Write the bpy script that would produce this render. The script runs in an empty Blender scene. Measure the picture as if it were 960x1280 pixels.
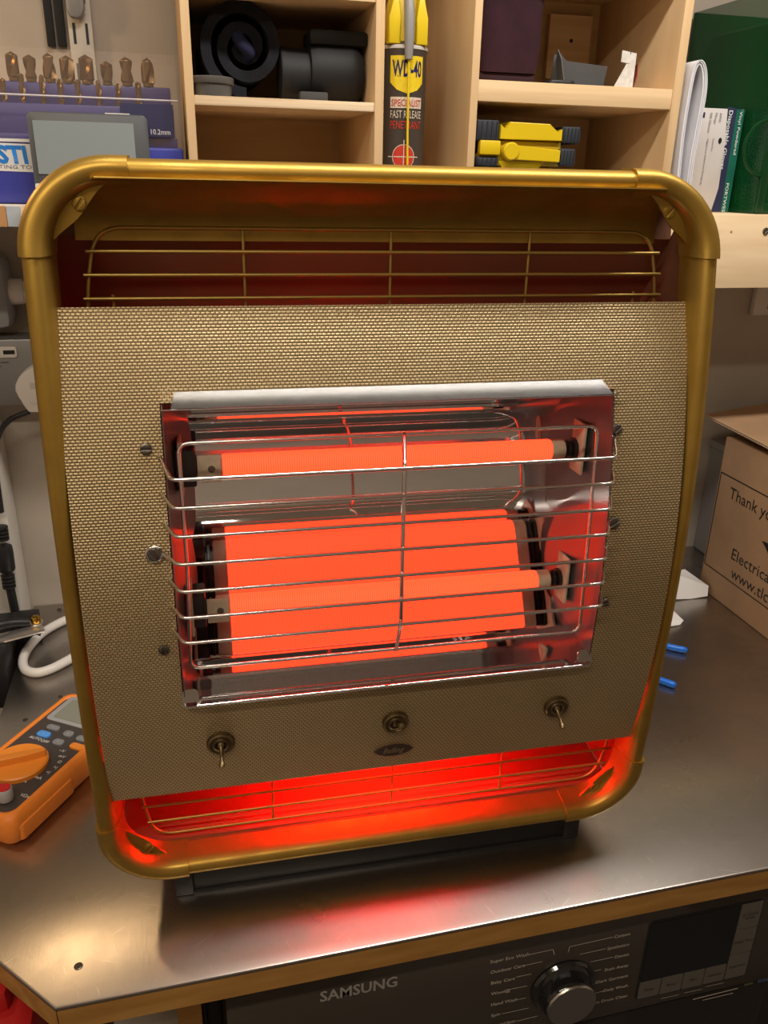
import bpy, bmesh, math, random
from mathutils import Vector, Matrix, noise
random.seed(7)
PI = math.pi
scn = bpy.context.scene
COL = scn.collection
# ------------------------------------------------------------------ camera
CAMH = 0.72
FPX = 1025.0
def cam_axes(yaw, pitch, roll):
    yaw, pitch, roll = map(math.radians, (yaw, pitch, roll))
    f = Vector((math.sin(yaw)*math.cos(pitch), math.cos(yaw)*math.cos(pitch), -math.sin(pitch)))
    r = Vector((math.cos(yaw), -math.sin(yaw), 0)); u = r.cross(f)
    c, s = math.cos(roll), math.sin(roll)
    return c*r+s*u, -s*r+c*u, f
CR, CU, CF = cam_axes(14.25, 22.2, 1.28)
cd = bpy.data.cameras.new('camera'); cam = bpy.data.objects.new('camera', cd); COL.objects.link(cam)
cd.sensor_fit = 'VERTICAL'; cd.sensor_height = 36; cd.sensor_width = 27
cd.lens = FPX/1280*36; cd.clip_start = 0.02
m = Matrix((CR, CU, -CF)).transposed().to_4x4(); m.translation = (0, 0, CAMH)
cam.matrix_world = m
scn.camera = cam
# ------------------------------------------------------------------ exposure, ambient, lamps
vs = scn.view_settings
vs.view_transform = 'Standard'; vs.look = 'None'; vs.exposure = -0.08; vs.gamma = 1.0; vs.use_curve_mapping = False
wd = bpy.data.worlds.new('room_ambient'); scn.world = wd; wd.use_nodes = True
bg = wd.node_tree.nodes['Background']; bg.inputs[0].default_value = (1.0, .9, .78, 1); bg.inputs[1].default_value = 0.2
LAMPS = [  # x, y, z, sizex, sizey, watts, colour   (ceiling fittings)
    (-0.55, -0.20, 1.46, 1.2, .10, 15.0, (1.0, .86, .68)),
    (0.50, 0.63, 1.46, 1.2, .10, 18.0, (1.0, .93, .85)),
]
DESK = (-.56, 1.12, 1.03, 5.0, (1.0, .66, .34))      # warm swing-arm lamp left of the frame
# ------------------------------------------------------------------ pixel -> place helpers (960x1280 frame)
def ray(px, py): return CR*((px-480)/FPX) + CU*(-(py-640)/FPX) + CF
CAM = Vector((0, 0, CAMH))
def G(px, py, z=0.0):
    d = ray(px, py); return CAM + d*((z-CAMH)/d.z)
def WY(px, py, Y):
    d = ray(px, py); return CAM + d*(Y/d.y)
def WX(px, py, X):
    d = ray(px, py); return CAM + d*(X/d.x)
# ------------------------------------------------------------------ materials
MATS = {}
def mat(name, col, rough=.5, metal=0.0, spec=.5, var=0.0, vscale=(8, 8, 8), col2=None, bump=0.0, bscale=None,
        emit=None, estr=0.0, trans=0.0, alpha=1.0, aniso=0.0, coat=0.0, detail=4.0, rvar=0.0, ior=1.45):
    if name in MATS: return MATS[name]
    M = bpy.data.materials.new(name); MATS[name] = M; M.use_nodes = True
    nt = M.node_tree; b = nt.nodes['Principled BSDF']
    b.inputs['Base Color'].default_value = (*col, 1); b.inputs['Roughness'].default_value = rough
    b.inputs['Metallic'].default_value = metal; b.inputs['Specular IOR Level'].default_value = spec
    b.inputs['IOR'].default_value = ior
    b.inputs['Transmission Weight'].default_value = trans; b.inputs['Alpha'].default_value = alpha
    b.inputs['Anisotropic'].default_value = aniso; b.inputs['Coat Weight'].default_value = coat
    if emit: b.inputs['Emission Color'].default_value = (*emit, 1); b.inputs['Emission Strength'].default_value = estr
    if var or bump or rvar:
        tc = nt.nodes.new('ShaderNodeTexCoord'); mp = nt.nodes.new('ShaderNodeMapping'); nz = nt.nodes.new('ShaderNodeTexNoise')
        mp.inputs['Scale'].default_value = vscale; nz.inputs['Scale'].default_value = 1.0; nz.inputs['Detail'].default_value = detail
        nt.links.new(tc.outputs['Object'], mp.inputs[0]); nt.links.new(mp.outputs[0], nz.inputs['Vector'])
        if var:
            mx = nt.nodes.new('ShaderNodeMix'); mx.data_type = 'RGBA'
            c2 = col2 or tuple(c*(1-var) for c in col)
            mx.inputs[6].default_value = (*col, 1); mx.inputs[7].default_value = (*c2, 1)
            cr = nt.nodes.new('ShaderNodeMapRange'); cr.inputs[1].default_value = .35; cr.inputs[2].default_value = .65
            nt.links.new(nz.outputs['Fac'], cr.inputs[0]); nt.links.new(cr.outputs[0], mx.inputs[0]); nt.links.new(mx.outputs[2], b.inputs['Base Color'])
        if rvar:
            r2 = nt.nodes.new('ShaderNodeMapRange'); r2.inputs[1].default_value = .3; r2.inputs[2].default_value = .7
            r2.inputs[3].default_value = rough-rvar; r2.inputs[4].default_value = rough+rvar
            nt.links.new(nz.outputs['Fac'], r2.inputs[0]); nt.links.new(r2.outputs[0], b.inputs['Roughness'])
        if bump:
            n2 = nz
            if bscale:
                mp2 = nt.nodes.new('ShaderNodeMapping'); mp2.inputs['Scale'].default_value = bscale
                n2 = nt.nodes.new('ShaderNodeTexNoise'); n2.inputs['Scale'].default_value = 1; n2.inputs['Detail'].default_value = 3
                nt.links.new(tc.outputs['Object'], mp2.inputs[0]); nt.links.new(mp2.outputs[0], n2.inputs['Vector'])
            bp = nt.nodes.new('ShaderNodeBump'); bp.inputs['Strength'].default_value = bump; bp.inputs['Distance'].default_value = .002
            nt.links.new(n2.outputs['Fac'], bp.inputs['Height']); nt.links.new(bp.outputs[0], b.inputs['Normal'])
    return M
def weave_material():
    M = mat('embossed_gold_sheet', (.48, .38, .22), rough=.40, metal=.5)
    nt = M.node_tree; b = nt.nodes['Principled BSDF']
    tc = nt.nodes.new('ShaderNodeTexCoord'); mp = nt.nodes.new('ShaderNodeMapping')
    mp.inputs['Rotation'].default_value = (PI/2, 0, 0)
    nt.links.new(tc.outputs['Object'], mp.inputs[0])
    br = nt.nodes.new('ShaderNodeTexBrick')
    br.offset = .5; br.inputs['Scale'].default_value = 1.0
    br.inputs['Brick Width'].default_value = .0038; br.inputs['Row Height'].default_value = .0025
    br.inputs['Mortar Size'].default_value = .0010; br.inputs['Mortar Smooth'].default_value = 1.0
    br.inputs['Color1'].default_value = (1, 1, 1, 1); br.inputs['Color2'].default_value = (.9, .9, .9, 1); br.inputs['Mortar'].default_value = (0, 0, 0, 1)
    nt.links.new(mp.outputs[0], br.inputs['Vector'])
    bp = nt.nodes.new('ShaderNodeBump'); bp.inputs['Strength'].default_value = .6; bp.inputs['Distance'].default_value = .0008
    nt.links.new(br.outputs['Color'], bp.inputs['Height']); nt.links.new(bp.outputs[0], b.inputs['Normal'])
    mx = nt.nodes.new('ShaderNodeMix'); mx.data_type = 'RGBA'
    mx.inputs[6].default_value = (.22, .155, .075, 1); mx.inputs[7].default_value = (.56, .43, .235, 1)
    nt.links.new(br.outputs['Color'], mx.inputs[0]); nt.links.new(mx.outputs[2], b.inputs['Base Color'])
    return M
def steel_material():
    M = mat('worn_steel_sheet', (.47, .43, .39), rough=.36, metal=1.0)
    nt = M.node_tree; b = nt.nodes['Principled BSDF']
    tc = nt.nodes.new('ShaderNodeTexCoord')
    def nz(scale, detail=4, rough=.5):
        mp = nt.nodes.new('ShaderNodeMapping'); mp.inputs['Scale'].default_value = scale
        n = nt.nodes.new('ShaderNodeTexNoise'); n.inputs['Scale'].default_value = 1; n.inputs['Detail'].default_value = detail; n.inputs['Roughness'].default_value = rough
        nt.links.new(tc.outputs['Object'], mp.inputs[0]); nt.links.new(mp.outputs[0], n.inputs['Vector']); return n
    a = nz((9, 9, 9), 6, .6); f = nz((1500, 40, 40), 3); s = nz((60, 60, 60), 5, .7)
    rr = nt.nodes.new('ShaderNodeMapRange'); rr.inputs[1].default_value = .3; rr.inputs[2].default_value = .7; rr.inputs[3].default_value = .26; rr.inputs[4].default_value = .33
    nt.links.new(a.outputs['Fac'], rr.inputs[0]); nt.links.new(rr.outputs[0], b.inputs['Roughness'])
    mx = nt.nodes.new('ShaderNodeMix'); mx.data_type = 'RGBA'; mx.inputs[6].default_value = (.50, .465, .43, 1); mx.inputs[7].default_value = (.41, .38, .35, 1)
    r2 = nt.nodes.new('ShaderNodeMapRange'); r2.inputs[1].default_value = .4; r2.inputs[2].default_value = .62
    nt.links.new(a.outputs['Fac'], r2.inputs[0]); nt.links.new(r2.outputs[0], mx.inputs[0])
    # faint dull spots and fine bright scratches
    mx2 = nt.nodes.new('ShaderNodeMix'); mx2.data_type = 'RGBA'; mx2.inputs[7].default_value = (.30, .27, .24, 1)
    r3 = nt.nodes.new('ShaderNodeMapRange'); r3.inputs[1].default_value = .60; r3.inputs[2].default_value = .85; r3.inputs[4].default_value = .6
    nt.links.new(s.outputs['Fac'], r3.inputs[0]); nt.links.new(r3.outputs[0], mx2.inputs[0]); nt.links.new(mx.outputs[2], mx2.inputs[6])
    last = mx2
    for ang, sc in ((.35, (14, 900, 1)), (-.6, (20, 1100, 1)), (1.25, (25, 1000, 1))):
        mp = nt.nodes.new('ShaderNodeMapping'); mp.inputs['Rotation'].default_value = (0, 0, ang)
        mp2 = nt.nodes.new('ShaderNodeMapping'); mp2.inputs['Scale'].default_value = sc; mp2.inputs['Location'].default_value = (ang*9, 3, 0)
        n = nt.nodes.new('ShaderNodeTexNoise'); n.inputs['Scale'].default_value = 1; n.inputs['Detail'].default_value = 1
        nt.links.new(tc.outputs['Object'], mp.inputs[0]); nt.links.new(mp.outputs[0], mp2.inputs[0]); nt.links.new(mp2.outputs[0], n.inputs['Vector'])
        rs_ = nt.nodes.new('ShaderNodeMapRange'); rs_.inputs[1].default_value = .76; rs_.inputs[2].default_value = .80; rs_.inputs[4].default_value = .8
        nt.links.new(n.outputs['Fac'], rs_.inputs[0])
        m3 = nt.nodes.new('ShaderNodeMix'); m3.data_type = 'RGBA'; m3.inputs[7].default_value = (.85, .80, .74, 1)
        nt.links.new(rs_.outputs[0], m3.inputs[0]); nt.links.new(last.outputs[2], m3.inputs[6]); last = m3
    nt.links.new(last.outputs[2], b.inputs['Base Color'])
    bp = nt.nodes.new('ShaderNodeBump'); bp.inputs['Strength'].default_value = .08; bp.inputs['Distance'].default_value = .0006
    nt.links.new(f.outputs['Fac'], bp.inputs['Height']); nt.links.new(bp.outputs[0], b.inputs['Normal'])
    return M
def coil_material():
    M = mat('glowing_coil', (.1, .02, .01), rough=.7)
    nt = M.node_tree; b = nt.nodes['Principled BSDF']
    tc = nt.nodes.new('ShaderNodeTexCoord'); w = nt.nodes.new('ShaderNodeTexWave')
    w.wave_type = 'BANDS'; w.bands_direction = 'X'; w.inputs['Scale'].default_value = 150; w.inputs['Distortion'].default_value = .6
    nt.links.new(tc.outputs['Object'], w.inputs['Vector'])
    mx = nt.nodes.new('ShaderNodeMix'); mx.data_type = 'RGBA'
    mx.inputs[6].default_value = (1.0, .024, .0070, 1); mx.inputs[7].default_value = (1.0, .043, .0125, 1)
    nt.links.new(w.outputs['Fac'], mx.inputs[0]); nt.links.new(mx.outputs[2], b.inputs['Emission Color'])
    b.inputs['Emission Strength'].default_value = 4.6
    return M
def wood(name, c1, c2, scale, rough=.55):
    return mat(name, c1, rough=rough, var=1, col2=c2, vscale=scale, bump=.15, spec=.3, detail=5)
GOLD = mat('aged_gold_paint', (.42, .262, .050), rough=.42, metal=.75, var=1, col2=(.35, .210, .036), vscale=(30, 30, 30), rvar=.06)
PANEL = weave_material(); STEEL = steel_material(); COIL = coil_material()
DULLCH = mat('dulled_chrome', (.20, .20, .21), rough=.36, metal=.85)
CHROME = mat('chrome', (.68, .67, .68), rough=.045, metal=1)
WIRE = mat('chromed_wire', (.72, .70, .68), rough=.18, metal=1)
GWIRE = mat('gold_wire', (.47, .32, .085), rough=.38, metal=.7)
INNER = mat('inner_casing_brown', (.20, .085, .045), rough=.5, metal=.2)
BLACKM = mat('black_enamel', (.010, .010, .011), rough=.5)
BAKE = mat('black_bakelite', (.012, .010, .010), rough=.3)
CERAM = mat('cream_ceramic', (.55, .47, .34), rough=.6, var=.25, vscale=(90, 90, 90))
BRASS = mat('aged_brass', (.20, .145, .075), rough=.35, metal=.9)
SCREW = mat('dull_steel_screw', (.16, .14, .12), rough=.35, metal=.9)
PINE_V = wood('pine_upright', (.74, .53, .30), (.62, .42, .22), (60, 14, 3))
PINE_H = wood('pine_shelf', (.76, .56, .33), (.66, .46, .25), (4, 20, 90))
PLY = wood('plywood_edge', (.78, .62, .42), (.55, .38, .22), (3, 30, 260))
BACKPLY = wood('ply_back', (.60, .42, .22), (.54, .36, .18), (4, 8, 40))
EDGEW = wood('varnished_edge', (.48, .26, .075), (.36, .18, .045), (9, 60, 60), .4)
TIMBER = wood('pine_timber', (.86, .68, .44), (.78, .58, .35), (5, 30, 55))
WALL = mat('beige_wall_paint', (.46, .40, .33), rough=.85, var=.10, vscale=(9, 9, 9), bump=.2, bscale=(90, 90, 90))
WHITEP = mat('white_plastic', (.78, .74, .69), rough=.35)
OFFW = mat('off_white_paint', (.62, .58, .52), rough=.5)
GREYM = mat('grey_metal', (.30, .30, .30), rough=.42, metal=.5)
GREYP = mat('grey_plastic', (.32, .33, .34), rough=.45)
BLACKP = mat('black_plastic', (.015, .015, .016), rough=.45)
RUBBER = mat('black_rubber', (.0055, .0055, .006), rough=.65)
# ------------------------------------------------------------------ mesh helpers
def finish(name, bm, material, parent=None, smooth=35, loc=None, kind=None):
    bmesh.ops.remove_doubles(bm, verts=bm.verts, dist=1e-7)
    bmesh.ops.recalc_face_normals(bm, faces=bm.faces)
    me = bpy.data.meshes.new(name); bm.to_mesh(me); bm.free()
    return link(name, me, material, parent, smooth, loc, kind)
def link(name, me, material, parent=None, smooth=35, loc=None, kind=None):
    for mm in (material if isinstance(material, (list, tuple)) else [material]): me.materials.append(mm)
    if smooth:
        me.shade_smooth(); me.set_sharp_from_angle(angle=math.radians(smooth))
    o = bpy.data.objects.new(name, me); COL.objects.link(o)
    if parent: o.parent = parent
    if loc: o.location = loc
    if kind: o['kind'] = kind
    return o
def tag(o, label, cat, group=None):
    o['label'] = label; o['category'] = cat
    if group: o['group'] = group
    return o
def thing(name, label, cat, loc=(0, 0, 0), rz=0.0, group=None):
    o = bpy.data.objects.new(name, None); COL.objects.link(o); o.empty_display_size = .02
    o.location = loc; o.rotation_euler = (0, 0, rz)
    return tag(o, label, cat, group)
def NB(): return bmesh.new()
def box(bm, a, b, bev=0.0, M=None, seg=2):
    vs_ = [bm.verts.new((x, y, z)) for z in (a[2], b[2]) for y in (a[1], b[1]) for x in (a[0], b[0])]
    fs = [bm.faces.new([vs_[i] for i in q]) for q in ((0, 2, 3, 1), (4, 5, 7, 6), (0, 1, 5, 4), (2, 6, 7, 3), (0, 4, 6, 2), (1, 3, 7, 5))]
    if bev:
        es = list({e for f in fs for e in f.edges})
        r = bmesh.ops.bevel(bm, geom=es, offset=bev, segments=seg, affect='EDGES', profile=.5)
        vs_ = list({v for v in r['verts']} | {v for v in vs_ if v.is_valid})
    if M:
        for v in vs_: v.co = M @ v.co
    return bm
def mkbox(name, a, b, material, parent=None, bev=0.0, M=None, **k):
    return finish(name, box(NB(), a, b, bev, M), material, parent, **k)
def tube(bm, pts, r, n=8, closed=False, cap=True):
    pts = [Vector(p) for p in pts]; N = len(pts); rr = r if callable(r) else (lambda t: r)
    rings = []; prev = None
    for i, p in enumerate(pts):
        if closed: d = pts[(i+1) % N]-pts[i-1]
        else: d = pts[min(i+1, N-1)]-pts[max(i-1, 0)]
        d.normalize()
        if prev is None:
            up = Vector((0, 0, 1)) if abs(d.z) < .9 else Vector((0, 1, 0)); s = d.cross(up).normalized()
        else:
            s = prev - d*prev.dot(d); s.normalize()
        prev = s; t = d.cross(s); R = rr(i/(N-1))
        rings.append([bm.verts.new(p + (s*math.cos(2*PI*k/n)+t*math.sin(2*PI*k/n))*R) for k in range(n)])
    for i in range(N if closed else N-1):
        A, B = rings[i], rings[(i+1) % N]
        for k in range(n): bm.faces.new((A[k], A[(k+1) % n], B[(k+1) % n], B[k]))
    if cap and not closed: bm.faces.new(rings[0]); bm.faces.new(rings[-1][::-1])
    return bm
def mktube(name, pts, r, material, parent=None, n=8, **k): return finish(name, tube(NB(), pts, r, n), material, parent, **k)
def fillet(pts, rad, n=5):
    pts = [Vector(p) for p in pts]; out = [pts[0]]
    for i in range(1, len(pts)-1):
        a, p, b = pts[i-1], pts[i], pts[i+1]; d1 = a-p; d2 = b-p
        q = min(rad, d1.length*.45, d2.length*.45); A = p+d1.normalized()*q; B = p+d2.normalized()*q
        for k in range(n+1):
            t = k/n; out.append(A*(1-t)**2 + p*2*t*(1-t) + B*t*t)
    return out+[pts[-1]]
def smooth_path(pts, n=8):
    pts = [Vector(p) for p in pts]; out = []
    for i in range(len(pts)-1):
        p0 = pts[max(i-1, 0)]; p1 = pts[i]; p2 = pts[i+1]; p3 = pts[min(i+2, len(pts)-1)]
        for k in range(n):
            t = k/n
            out.append(.5*((2*p1)+(p2-p0)*t+(2*p0-5*p1+4*p2-p3)*t*t+(3*p1-p0-3*p2+p3)*t**3))
    return out+[pts[-1]]
def frame_m(o, zdir, xhint=(1, 0, 0)):
    z = Vector(zdir).normalized(); x = Vector(xhint); x = (x-z*x.dot(z)).normalized(); y = z.cross(x)
    M = Matrix((x, y, z)).transposed().to_4x4(); M.translation = o; return M
def lathe(bm, prof, M=None, n=24, wob=None):
    """prof: (r,z) list, revolved about local z; M places it"""
    M = M or Matrix(); rings = []
    for r, z in prof:
        if r < 1e-6: rings.append([bm.verts.new(M @ Vector((0, 0, z)))])
        else: rings.append([bm.verts.new(M @ Vector((r*(wob(k/n) if wob else 1)*math.cos(2*PI*k/n), r*(wob(k/n) if wob else 1)*math.sin(2*PI*k/n), z))) for k in range(n)])
    for A, B in zip(rings, rings[1:]):
        if len(A) == 1 and len(B) == 1: continue
        for k in range(n):
            if len(A) == 1: bm.faces.new((A[0], B[(k+1) % n], B[k]))
            elif len(B) == 1: bm.faces.new((A[k], A[(k+1) % n], B[0]))
            else: bm.faces.new((A[k], A[(k+1) % n], B[(k+1) % n], B[k]))
    if len(rings[0]) > 1: bm.faces.new(rings[0][::-1])
    if len(rings[-1]) > 1: bm.faces.new(rings[-1])
    return bm
def mklathe(name, prof, M, material, parent=None, n=24, **k): return finish(name, lathe(NB(), prof, M, n), material, parent, **k)
def prism(bm, outline, h, M, bev=0.0):
    """outline (x,y) extruded 0..h along local z"""
    lo = [bm.verts.new(M @ Vector((x, y, 0))) for x, y in outline]; hi = [bm.verts.new(M @ Vector((x, y, h))) for x, y in outline]
    n = len(lo); bm.faces.new(lo[::-1]); top = bm.faces.new(hi)
    for k in range(n): bm.faces.new((lo[k], lo[(k+1) % n], hi[(k+1) % n], hi[k]))
    if bev: bmesh.ops.bevel(bm, geom=list(top.edges), offset=bev, segments=2, affect='EDGES', profile=.5)
    return bm
def mkprism(name, outline, h, M, material, parent=None, bev=0.0, **k): return finish(name, prism(NB(), outline, h, M, bev), material, parent, **k)
def rrect(w, h, r, n=5, cx=0, cy=0):
    o = []
    for sx, sy, a0 in ((1, 1, 0), (-1, 1, 90), (-1, -1, 180), (1, -1, 270)):
        for k in range(n+1):
            a = math.radians(a0+90*k/n); o.append((cx+sx*(w/2-r)+r*math.cos(a), cy+sy*(h/2-r)+r*math.sin(a)))
    return o
def sweep(bm, path, closed_sec=True):
    """path: list of rings (lists of Vector)"""
    rings = [[bm.verts.new(p) for p in ring] for ring in path]; n = len(rings[0])
    for A, B in zip(rings, rings[1:]):
        for k in range(n if closed_sec else n-1): bm.faces.new((A[k], A[(k+1) % n], B[(k+1) % n], B[k]))
    if closed_sec: bm.faces.new(rings[0][::-1]); bm.faces.new(rings[-1])
    return bm
def text_mesh(s, height=None, width=None, ext=.0002, shear=0.0, align='LEFT', bold=0.0, thin=0.0):
    c = bpy.data.curves.new('lettering', 'FONT'); c.body = s; c.extrude = 0; c.offset = bold; c.shear = shear; c.resolution_u = 2
    o = bpy.data.objects.new('lettering_tmp', c); COL.objects.link(o)
    dg = bpy.context.evaluated_depsgraph_get(); me = bpy.data.meshes.new_from_object(o.evaluated_get(dg)); bpy.data.objects.remove(o)
    xs = [v.co.x for v in me.vertices]; x0, x1 = min(xs), max(xs)
    cap = .69
    sy = height/cap if height else None
    sx = width/(x1-x0) if width else sy
    sy = sy or sx
    ox = {'LEFT': x0, 'RIGHT': x1, 'CENTER': (x0+x1)/2}[align]
    for v in me.vertices: v.co = ((v.co.x-ox)*sx, v.co.y*sy, ext)
    return me
def axes(o, x, y):
    x = Vector(x).normalized(); y = Vector(y).normalized(); z = x.cross(y)
    M = Matrix((x, y, z)).transposed().to_4x4(); M.translation = o; return M
def lettering(s, M, material, parent, name='lettering', **k):
    me = text_mesh(s, **k); me.transform(M); return link(name, me, material, parent, smooth=0)
def slotted_screw(parent, pos, nrm, r, material=None, ang=.4, name='screw'):
    material = material or SCREW; bm = NB(); M = frame_m(pos, nrm, (math.cos(ang), 0, math.sin(ang)))
    lathe(bm, [(r, 0), (r, .0008), (r*.9, .0011), (0, .0011)], M, 18)
    for sg in (1, -1):
        out = [(r*.88*math.cos(a), sg*max(r*.14, r*.88*math.sin(a))) for a in [PI*k/10 for k in range(11)]]
        if sg < 0: out = out[::-1]
        prism(bm, out, .0022, M, .0006)
    return finish(name, bm, material, parent)
def thicken(bm, th):
    bmesh.ops.remove_doubles(bm, verts=bm.verts, dist=1e-6)
    bmesh.ops.recalc_face_normals(bm, faces=bm.faces)
    bmesh.ops.solidify(bm, geom=list(bm.faces), thickness=th)
    return bm
def struct(o): o['kind'] = 'structure'; return o
# ================================================================== ROOM SHELL
FLZ = -0.89; CLZ = 1.5; WBY = 1.40; XL = -1.7; XR = 2.1; YF = -1.7
FLOORM = mat('dark_concrete', (.09, .08, .07), rough=.8, var=.3, vscale=(5, 5, 5))
CEILM = mat('white_ceiling', (.80, .76, .70), rough=.9)
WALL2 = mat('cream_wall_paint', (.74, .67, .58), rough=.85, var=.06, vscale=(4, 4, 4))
struct(mkbox('floor', (XL, YF, FLZ-.05), (XR, WBY, FLZ), FLOORM, smooth=0))
struct(mkbox('ceiling', (XL, YF, CLZ), (XR, WBY, CLZ+.05), CEILM, smooth=0))
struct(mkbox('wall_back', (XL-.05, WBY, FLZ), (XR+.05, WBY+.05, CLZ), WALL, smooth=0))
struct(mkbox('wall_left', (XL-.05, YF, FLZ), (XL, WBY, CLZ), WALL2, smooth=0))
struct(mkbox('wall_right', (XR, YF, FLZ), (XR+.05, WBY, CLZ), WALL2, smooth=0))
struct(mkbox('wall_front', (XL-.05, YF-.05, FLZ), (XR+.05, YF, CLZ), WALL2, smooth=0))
LAMPM = mat('lit_tube_cover', (.9, .9, .88), rough=.5, emit=(1, .86, .66), estr=2.0)
for i, (x, y, z, sx, sy, w, c) in enumerate(LAMPS):
    t = thing('ceiling_batten_light', ['white batten light on the ceiling behind the photographer', 'white batten light on the ceiling above the heater'][i], 'ceiling light', (x, y, CLZ))
    mkbox('housing', (-sx/2, -sy/2, -.03), (sx/2, sy/2, .0), WHITEP, t, bev=.004)
    ld = bpy.data.lights.new('tube', 'AREA'); ld.shape = 'RECTANGLE'; ld.size = sx*.97; ld.size_y = sy*.8; ld.energy = w; ld.color = c
    lo = bpy.data.objects.new('tube', ld); COL.objects.link(lo); lo.parent = t; lo.location = (0, 0, -.034)
dl_ = thing('swing_arm_lamp', 'black swing arm lamp hanging from the ceiling over the left bench end', 'lamp', (DESK[0], DESK[1], CLZ))
mklathe('mount', [(.04, -.02), (.045, -.015), (.045, 0)], Matrix(), BLACKP, dl_, n=24)
mktube('arm', [(0, 0, -.01), (0, 0, DESK[2]+.07-CLZ)], .008, BLACKP, dl_, n=10)
mklathe('lamp_shade', [(.025, .085), (.03, .08), (.075, -.005), (.077, -.005), (.033, .083), (.025, .09)], Matrix.Translation((0, 0, DESK[2]-CLZ)), BLACKP, dl_, n=32)
ld = bpy.data.lights.new('bulb', 'POINT'); ld.energy = DESK[3]; ld.color = DESK[4]; ld.shadow_soft_size = .03
lo = bpy.data.objects.new('bulb', ld); COL.objects.link(lo); lo.parent = dl_; lo.location = (0, 0, DESK[2]-CLZ+.005)
# ================================================================== WORKBENCH
BX0 = -.285; BX1 = 1.75; BY0 = .584
WB = WBY-.002
plan = [(BX0, WB), (BX0, .722), (-.156, BY0), (BX1, BY0), (BX1, WB)]
bench = thing('workbench', 'steel topped workbench with varnished wood front edge under the heater', 'workbench', (.7, 1.0, FLZ))
bo = Vector((.7, 1.0, FLZ)); toB = Matrix.Translation(-bo)
mkprism('steel_top', plan, .0040, toB @ Matrix.Translation((0, 0, -.0040)), STEEL, bench, bev=.0022)
def inset(k): return [(BX0+k, WB), (BX0+k, .722+k*.4), (-.156+k*.4, BY0+k), (BX1, BY0+k), (BX1, WB)]
mkprism('plywood_core', inset(.0225), .03, toB @ Matrix.Translation((0, 0, -.0335)), PLY, bench, smooth=0)
e1 = [(-.156+.001, BY0+.001), (BX1, BY0+.001), (BX1, BY0+.022), (-.156+.010, BY0+.022)]
mkprism('front_edging', e1, .030, toB @ Matrix.Translation((0, 0, -.0338)), EDGEW, bench, smooth=0)
e2 = [(BX0+.001, .722), (-.156+.0, BY0+.001), (-.156+.009, BY0+.022), (BX0+.022, .731)]
mkprism('corner_edging', e2, .030, toB @ Matrix.Translation((0, 0, -.0338)), EDGEW, bench, smooth=0)
for x, y in ((-.22, 1.3), (1.68, 1.3), (1.68, .66)):
    mkbox('leg', (x-.03, y-.03, FLZ), (x+.03, y+.03, -.033), EDGEW, bench, M=toB)
mkbox('leg', (-.053, .64, FLZ), (-.028, .70, -.033), EDGEW, bench, M=toB)
for px, py, r in ((98, 1208, .0042), (31.5, 900, .0035), (74, 762, .004), (75, 871, .003)):
    p = G(px, py); bm = NB(); M = frame_m(p-bo, (0, 0, 1), (1, .6, 0))
    lathe(bm, [(r, 0), (r, .0006), (r*.8, .0009), (r*.75, .0003), (0, .0003)], M, 16)
    for a in (0, PI/2): box(bm, (-r*.6, -r*.14, .0003), (r*.6, r*.14, .0007), 0, M @ Matrix.Rotation(a, 4, 'Z'))
    finish('bench_screw', bm, SCREW, bench)
# ================================================================== HEATER
HYAW = math.radians(-1.75)
HXv = Vector((math.cos(HYAW), math.sin(HYAW), 0)); HYv = Vector((-HXv.y, HXv.x, 0))
HO = HXv*.157 + HYv*.70
def HL(px, py, Y):
    d = ray(px, py); P = CAM + d*((Y+.70)/d.dot(HYv)); return P.dot(HXv)-.157, P.z
def PP(z): return -.061 + (.67 if z > .36 else .57)*(z-.36)**2          # bowed front panel
def PN(z): return Vector((0, -1, 2*(.67 if z > .36 else .57)*(z-.36))).normalized()
def FF(z): return -.048 + (.38 if z > .39 else .17)*(z-.39)**2          # bowed outer frame
heater = thing('electric_heater', 'vintage gold framed electric fire with two glowing orange bars on the workbench', 'heater', HO, HYAW)
XC = .001; HWF = .289; ZT = .7295; ZB = .049; RC = .068
SEC = [(0, .032), (0, .012), (.0012, .006), (.0045, .0015), (.009, 0), (.0135, .0015), (.0165, .005), (.0190, .012), (.0208, .022), (.0222, .032)]
def ring(X, Z, nx, nz, grow=0.0):
    out = []
    for a, b in SEC:
        a2 = a-grow*(1 if a < .012 else -.4); b2 = b-.009-(grow if b < .03 else 0)
        z = Z+a2*nz; out.append(Vector((X+a2*nx, FF(min(max(Z, ZB), ZT))+b2, z)))
    return out
JX = .207; JZT = .660; JZB = .130
for sg in (-1, 1):
    rs = [ring(XC+sg*HWF, z, -sg, 0) for z in [JZB-.01+(JZT-JZB+.02)*k/40 for k in range(41)]]
    finish('side_rail', sweep(NB(), rs), GOLD, heater, smooth=50)
finish('top_rail', sweep(NB(), [ring(XC-JX-.01+(2*JX+.02)*k/8, ZT, 0, -1) for k in range(9)]), GOLD, heater, smooth=50)
finish('bottom_rail', sweep(NB(), [ring(XC-JX-.01+(2*JX+.02)*k/8, ZB, 0, 1) for k in range(9)]), GOLD, heater, smooth=50)
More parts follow.
